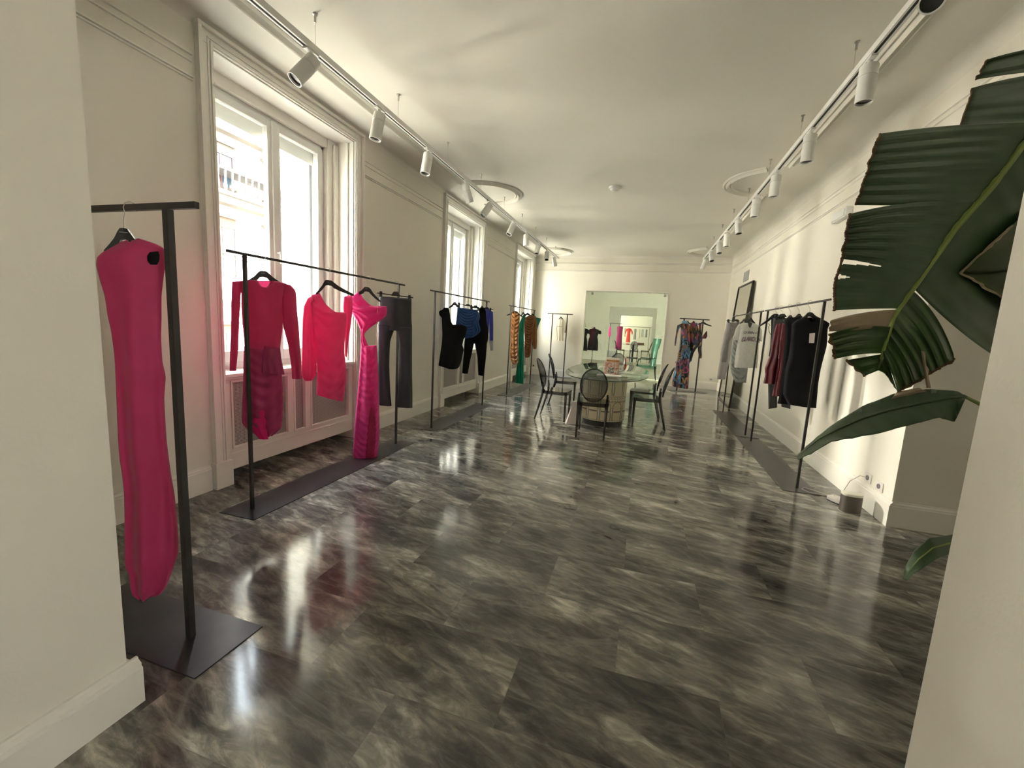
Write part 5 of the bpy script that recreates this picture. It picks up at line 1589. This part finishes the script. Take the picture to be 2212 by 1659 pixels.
# main leaf
L1 = MB(); RM = MB()
lobe((2258,262),(1899,289),(1850,443),(2110,436),(1.41,1.36),(1.22,1.25),follow=True,seed=1.0,nv=60,nu=22,nveins=7,curveA=(0,-6),curveB=(0,3),mb=L1,rim=RM,jag=3)
lobe((2108,438),(1838,462),(1800,671),(1937,667),(1.36,1.29),(1.22,1.25),follow=True,seed=2.2,nv=170,nu=60,nveins=9,curveA=(0,-12),curveB=(0,-2),mb=L1,rim=RM,jag=3,
     edge=[(0,(1838,462)),(0.70,(1818,562)),(0.79,(1807,600)),(1,(1800,671))], slits=[(0.70,0.50,0.022),(0.785,0.84,0.016)])
blade = thing('leaf', None, None); blade.parent = plant; blade.location = (0, 0, 0)
o = solid(L1.build('leaf_blade', LEAF, blade, True, org=PO))
L1 = MB()
lobe((1918,706),(1791,722),(1806,775),(1904,764),(1.275,1.265),(1.22,1.25),follow=True,seed=4.4,nv=34,nu=16,nveins=3,curveA=(0,-8),curveB=(0,-4),mb=L1,rim=RM,jag=5)
lobe((1904,765),(1830,778),(1868,812),(1897,800),(1.265,1.26),(1.25,1.26),seed=5.2,nv=8,nu=10,nveins=2,mb=L1,rim=RM,jag=4)
lobe((1978,626),(2063,775),(1938,848),(1911,764),(1.31,1.265),(1.30,1.20),follow=True,seed=6.3,nv=54,nu=18,nveins=7,curveA=(8,-12),curveB=(6,4),mb=L1,rim=RM,jag=5,vein=0.008)
lobe((1911,764),(1938,846),(1912,806),(1897,800),(1.265,1.26),(1.23,1.26),seed=6.9,nv=8,nu=10,nveins=1,mb=L1)
solid(L1.build('leaf_blade', LEAFB, blade, True, org=PO))['label'] = 'fresher green lower part of the torn leaf'
L1 = MB()
lobe((1936,669),(1795,692),(1790,716),(1918,705),(1.285,1.275),(1.20,1.22),seed=7.7,nv=8,nu=14,nveins=1,curveA=(0,-5),curveB=(0,2),mb=L1,jag=4)
lobe((1938,846),(1925,862),(2000,845),(1985,838),(1.21,1.21),(1.20,1.21),seed=8.1,nv=8,nu=5,nveins=2,mb=L1,jag=5)
lobe((1990,757),(1997,760),(2010,838),(2002,838),(1.22,1.21),(1.22,1.21),seed=8.3,nv=8,nu=4,nveins=1,mb=L1,jag=3)
solid(L1.build('dry_strip', DRY, blade, True, org=PO))['label'] = 'dry tan torn strip'
L1 = MB()
lobe((2330,190),(2440,520),(2150,770),(1980,622),(1.43,1.32),(1.70,1.50),follow=True,seed=9.2,nv=66,nu=18,nveins=9,curveA=(0,0),curveB=(4,12),mb=L1,rim=RM,vein=0.007)
solid(L1.build('leaf_blade', LEAF, blade, True, org=PO))
RM.build('leaf_margin', RIM, blade, True, org=PO)
rib([(2330,190,1.44),(2209,309,1.40),(2145,398,1.375),(2061,495,1.345),(1976,617,1.31),(1930,685,1.285),(1909,754,1.268),(1896,800,1.258)], [0.015,0.0135,0.0120,0.0105,0.0088,0.0068,0.005,0.002], 'midrib', blade)
# petioles run down to the crown in the pot
crown = Vector((1.55, 1.72, 0.75))
def petiole(start, mid, name, parent, r0=0.011):
    pts = [start]
    for i in range(1, 9):
        t = i/8
        pts.append(start.lerp(mid, t)*(1-t)+mid.lerp(crown, t)*t)
    return MB().tube(pts, [r0+0.012*i/8 for i in range(9)], 8).build(name, MATS['midrib_green'], parent, True, org=PO)
petiole(at_d(2330, 190, 1.44), Vector((1.62, 1.35, 2.3)), 'petiole', blade)

# upper leaf behind
b2_ = thing('leaf', None, None); b2_.parent = plant
L1 = MB(); RM = MB()
lobe((2420,95),(2134,128),(2108,172),(2400,150),(1.80,1.80),(1.72,1.72),seed=11.0,nv=12,nu=16,nveins=3,curveA=(0,-14),curveB=(0,-8),mb=L1,rim=RM,jag=4)
lobe((2400,155),(2101,190),(2074,278),(2380,285),(1.80,1.78),(1.72,1.70),seed=12.0,nv=16,nu=18,nveins=4,curveA=(0,-14),curveB=(0,-6),mb=L1,rim=RM,jag=3)
lobe((2380,285),(2070,290),(2060,420),(2350,430),(1.78,1.78),(1.70,1.72),seed=12.6,nv=12,nu=16,nveins=4,mb=L1,rim=RM,jag=3)
solid(L1.build('leaf_blade', LEAF, b2_, True, org=PO))
RM.build('leaf_margin', RIM, b2_, True, org=PO)
rib([(2460,40,1.82),(2420,120,1.81),(2385,285,1.79),(2350,430,1.78)], [0.011,0.010,0.008,0.004], 'midrib', b2_)
petiole(at_d(2460, 40, 1.82), Vector((1.85, 1.6, 2.4)), 'petiole', b2_)

# young yellow-green leaf with curled brown margin
b3 = thing('leaf', None, None); b3.parent = plant
L1 = MB(); RM = MB()
lobe((2330,380),(2186,487),(2075,590),(2300,560),(1.55,1.55),(1.38,1.36),seed=13.0,nv=14,nu=14,nveins=2,curveA=(0,-6),curveB=(0,10),mb=L1,rim=RM,jag=3)
lobe((2300,560),(2075,590),(2168,642),(2290,700),(1.55,1.56),(1.36,1.40),seed=14.0,nv=12,nu=14,nveins=2,curveA=(0,10),curveB=(0,-4),mb=L1,rim=RM,jag=8)
YG = noisy('leaf_young', (0.075, 0.11, 0.022), (0.05, 0.085, 0.02), 4, 0.45, trans=0.2)
solid(L1.build('leaf_blade', YG, b3, True, org=PO))['label'] = 'young yellow-green leaf'
RM2 = MB(); RM2.add(RM.v, RM.f)
RM2.build('leaf_margin', DRY, b3, True, org=PO)
rib([(2330,380,1.55),(2300,560,1.55),(2290,700,1.56)], [0.008,0.007,0.005], 'midrib', b3)
petiole(at_d(2290, 700, 1.56), Vector((1.5, 1.5, 1.3)), 'petiole', b3, 0.006)

# low arching leaf pointing into the room
b4 = thing('leaf', None, None); b4.parent = plant
L1 = MB(); RM = MB()
ribp = [(2112,878,1.62),(2080,856,1.60),(2045,858,1.57),(1985,872,1.53),(1920,885,1.50),(1860,905,1.47),(1805,930,1.45),(1768,950,1.44),(1742,970,1.44),(1722,988,1.44)]
uppr = [(2085,853),(2060,843),(2000,841),(1930,851),(1860,879),(1800,916),(1770,940),(1742,964),(1720,986)]
lowr = [(2085,862),(2062,912),(2030,902),(1965,918),(1900,936),(1842,946),(1796,954),(1752,980),(1724,993)]
rb = [(2085,857,1.60),(2055,858,1.575),(1995,870,1.535),(1930,883,1.505),(1865,903,1.475),(1808,929,1.45),(1770,949,1.44),(1745,969,1.44),(1722,988,1.44)]
def strip(edge, dd, mbx, seed, amp=1.0):
    n = len(rb); vs = []; nu = 8; K = 5
    rows = []
    for k in range(n-1):
        for q in range(K):
            t = q/K
            m0 = lerp(rb[k], rb[k+1], t); e0 = lerp(edge[k], edge[k+1], t)
            rows.append((m0, e0))
    rows.append((rb[-1], edge[-1]))
    for r_i, (m0, e0) in enumerate(rows):
        for i in range(nu+1):
            s = i/nu
            x = m0[0]+(e0[0]-m0[0])*s; y = m0[1]+(e0[1]-m0[1])*s
            if i == nu: y += 2.5*amp*noise.noise(Vector((r_i*0.5, seed, 0)))
            d = m0[2]+dd*s+amp*(0.010*math.sin(r_i*2.1+seed)*s+0.006*math.sin(r_i*0.7+seed)*s)
            vs.append(at_d(x, y, d))
    fs = []
    for j in range(len(rows)-1):
        for i in range(nu):
            a = j*(nu+1)+i
            fs.append((a, a+1, a+nu+2, a+nu+1))
    mbx.add(vs, fs)
strip(uppr, 0.05, L1, 1.0); strip(lowr, -0.06, L1, 2.0)
solid(L1.build('leaf_blade', LEAF, b4, True, org=PO))
rib(rb, [0.006,0.006,0.0055,0.005,0.0045,0.004,0.003,0.002,0.001], 'midrib', b4, LEAF)
petiole(at_d(2085, 857, 1.60), at_d(2200, 905, 1.75), 'petiole', b4, 0.006)

# small lowest leaf
b5 = thing('leaf', None, None); b5.parent = plant
L1 = MB()
rb = [(2120,1168,1.95),(2058,1172,1.90),(2015,1184,1.86),(1985,1208,1.84),(1965,1232,1.83),(1953,1252,1.83)]
strip([(2120,1145),(2056,1155),(2008,1162),(1974,1190),(1955,1226),(1950,1250)], 0.03, L1, 3.0, 0.25)
strip([(2120,1190),(2058,1194),(2022,1208),(1993,1228),(1972,1240),(1958,1255)], -0.03, L1, 4.0, 0.25)
solid(L1.build('leaf_blade', LEAF, b5, True, org=PO))
rib(rb, [0.004,0.004,0.003,0.003,0.002,0.001], 'midrib', b5)
petiole(at_d(2120, 1168, 1.95), Vector((1.5, 1.75, 0.65)), 'petiole', b5, 0.005)
b = MB()
b.tube([(1.55, 1.72, 0.32), (1.545, 1.72, 0.6), (1.55, 1.72, 1.0), (1.56, 1.70, 1.25)], [0.045, 0.05, 0.038, 0.02], 12)
b.build('stem', noisy('stalk', (0.10, 0.14, 0.05), (0.16, 0.19, 0.08), 9, 0.7), plant, True, org=PO)
MB().lathe([(0.15, 0), (0.18, 0.02), (0.21, 0.36), (0.215, 0.38), (0.195, 0.38), (0.19, 0.33), (0.001, 0.33)], (1.55, 1.72, 0), 32).build('pot', P('pot_white', (0.7, 0.68, 0.62), 0.5), plant, True, org=PO)
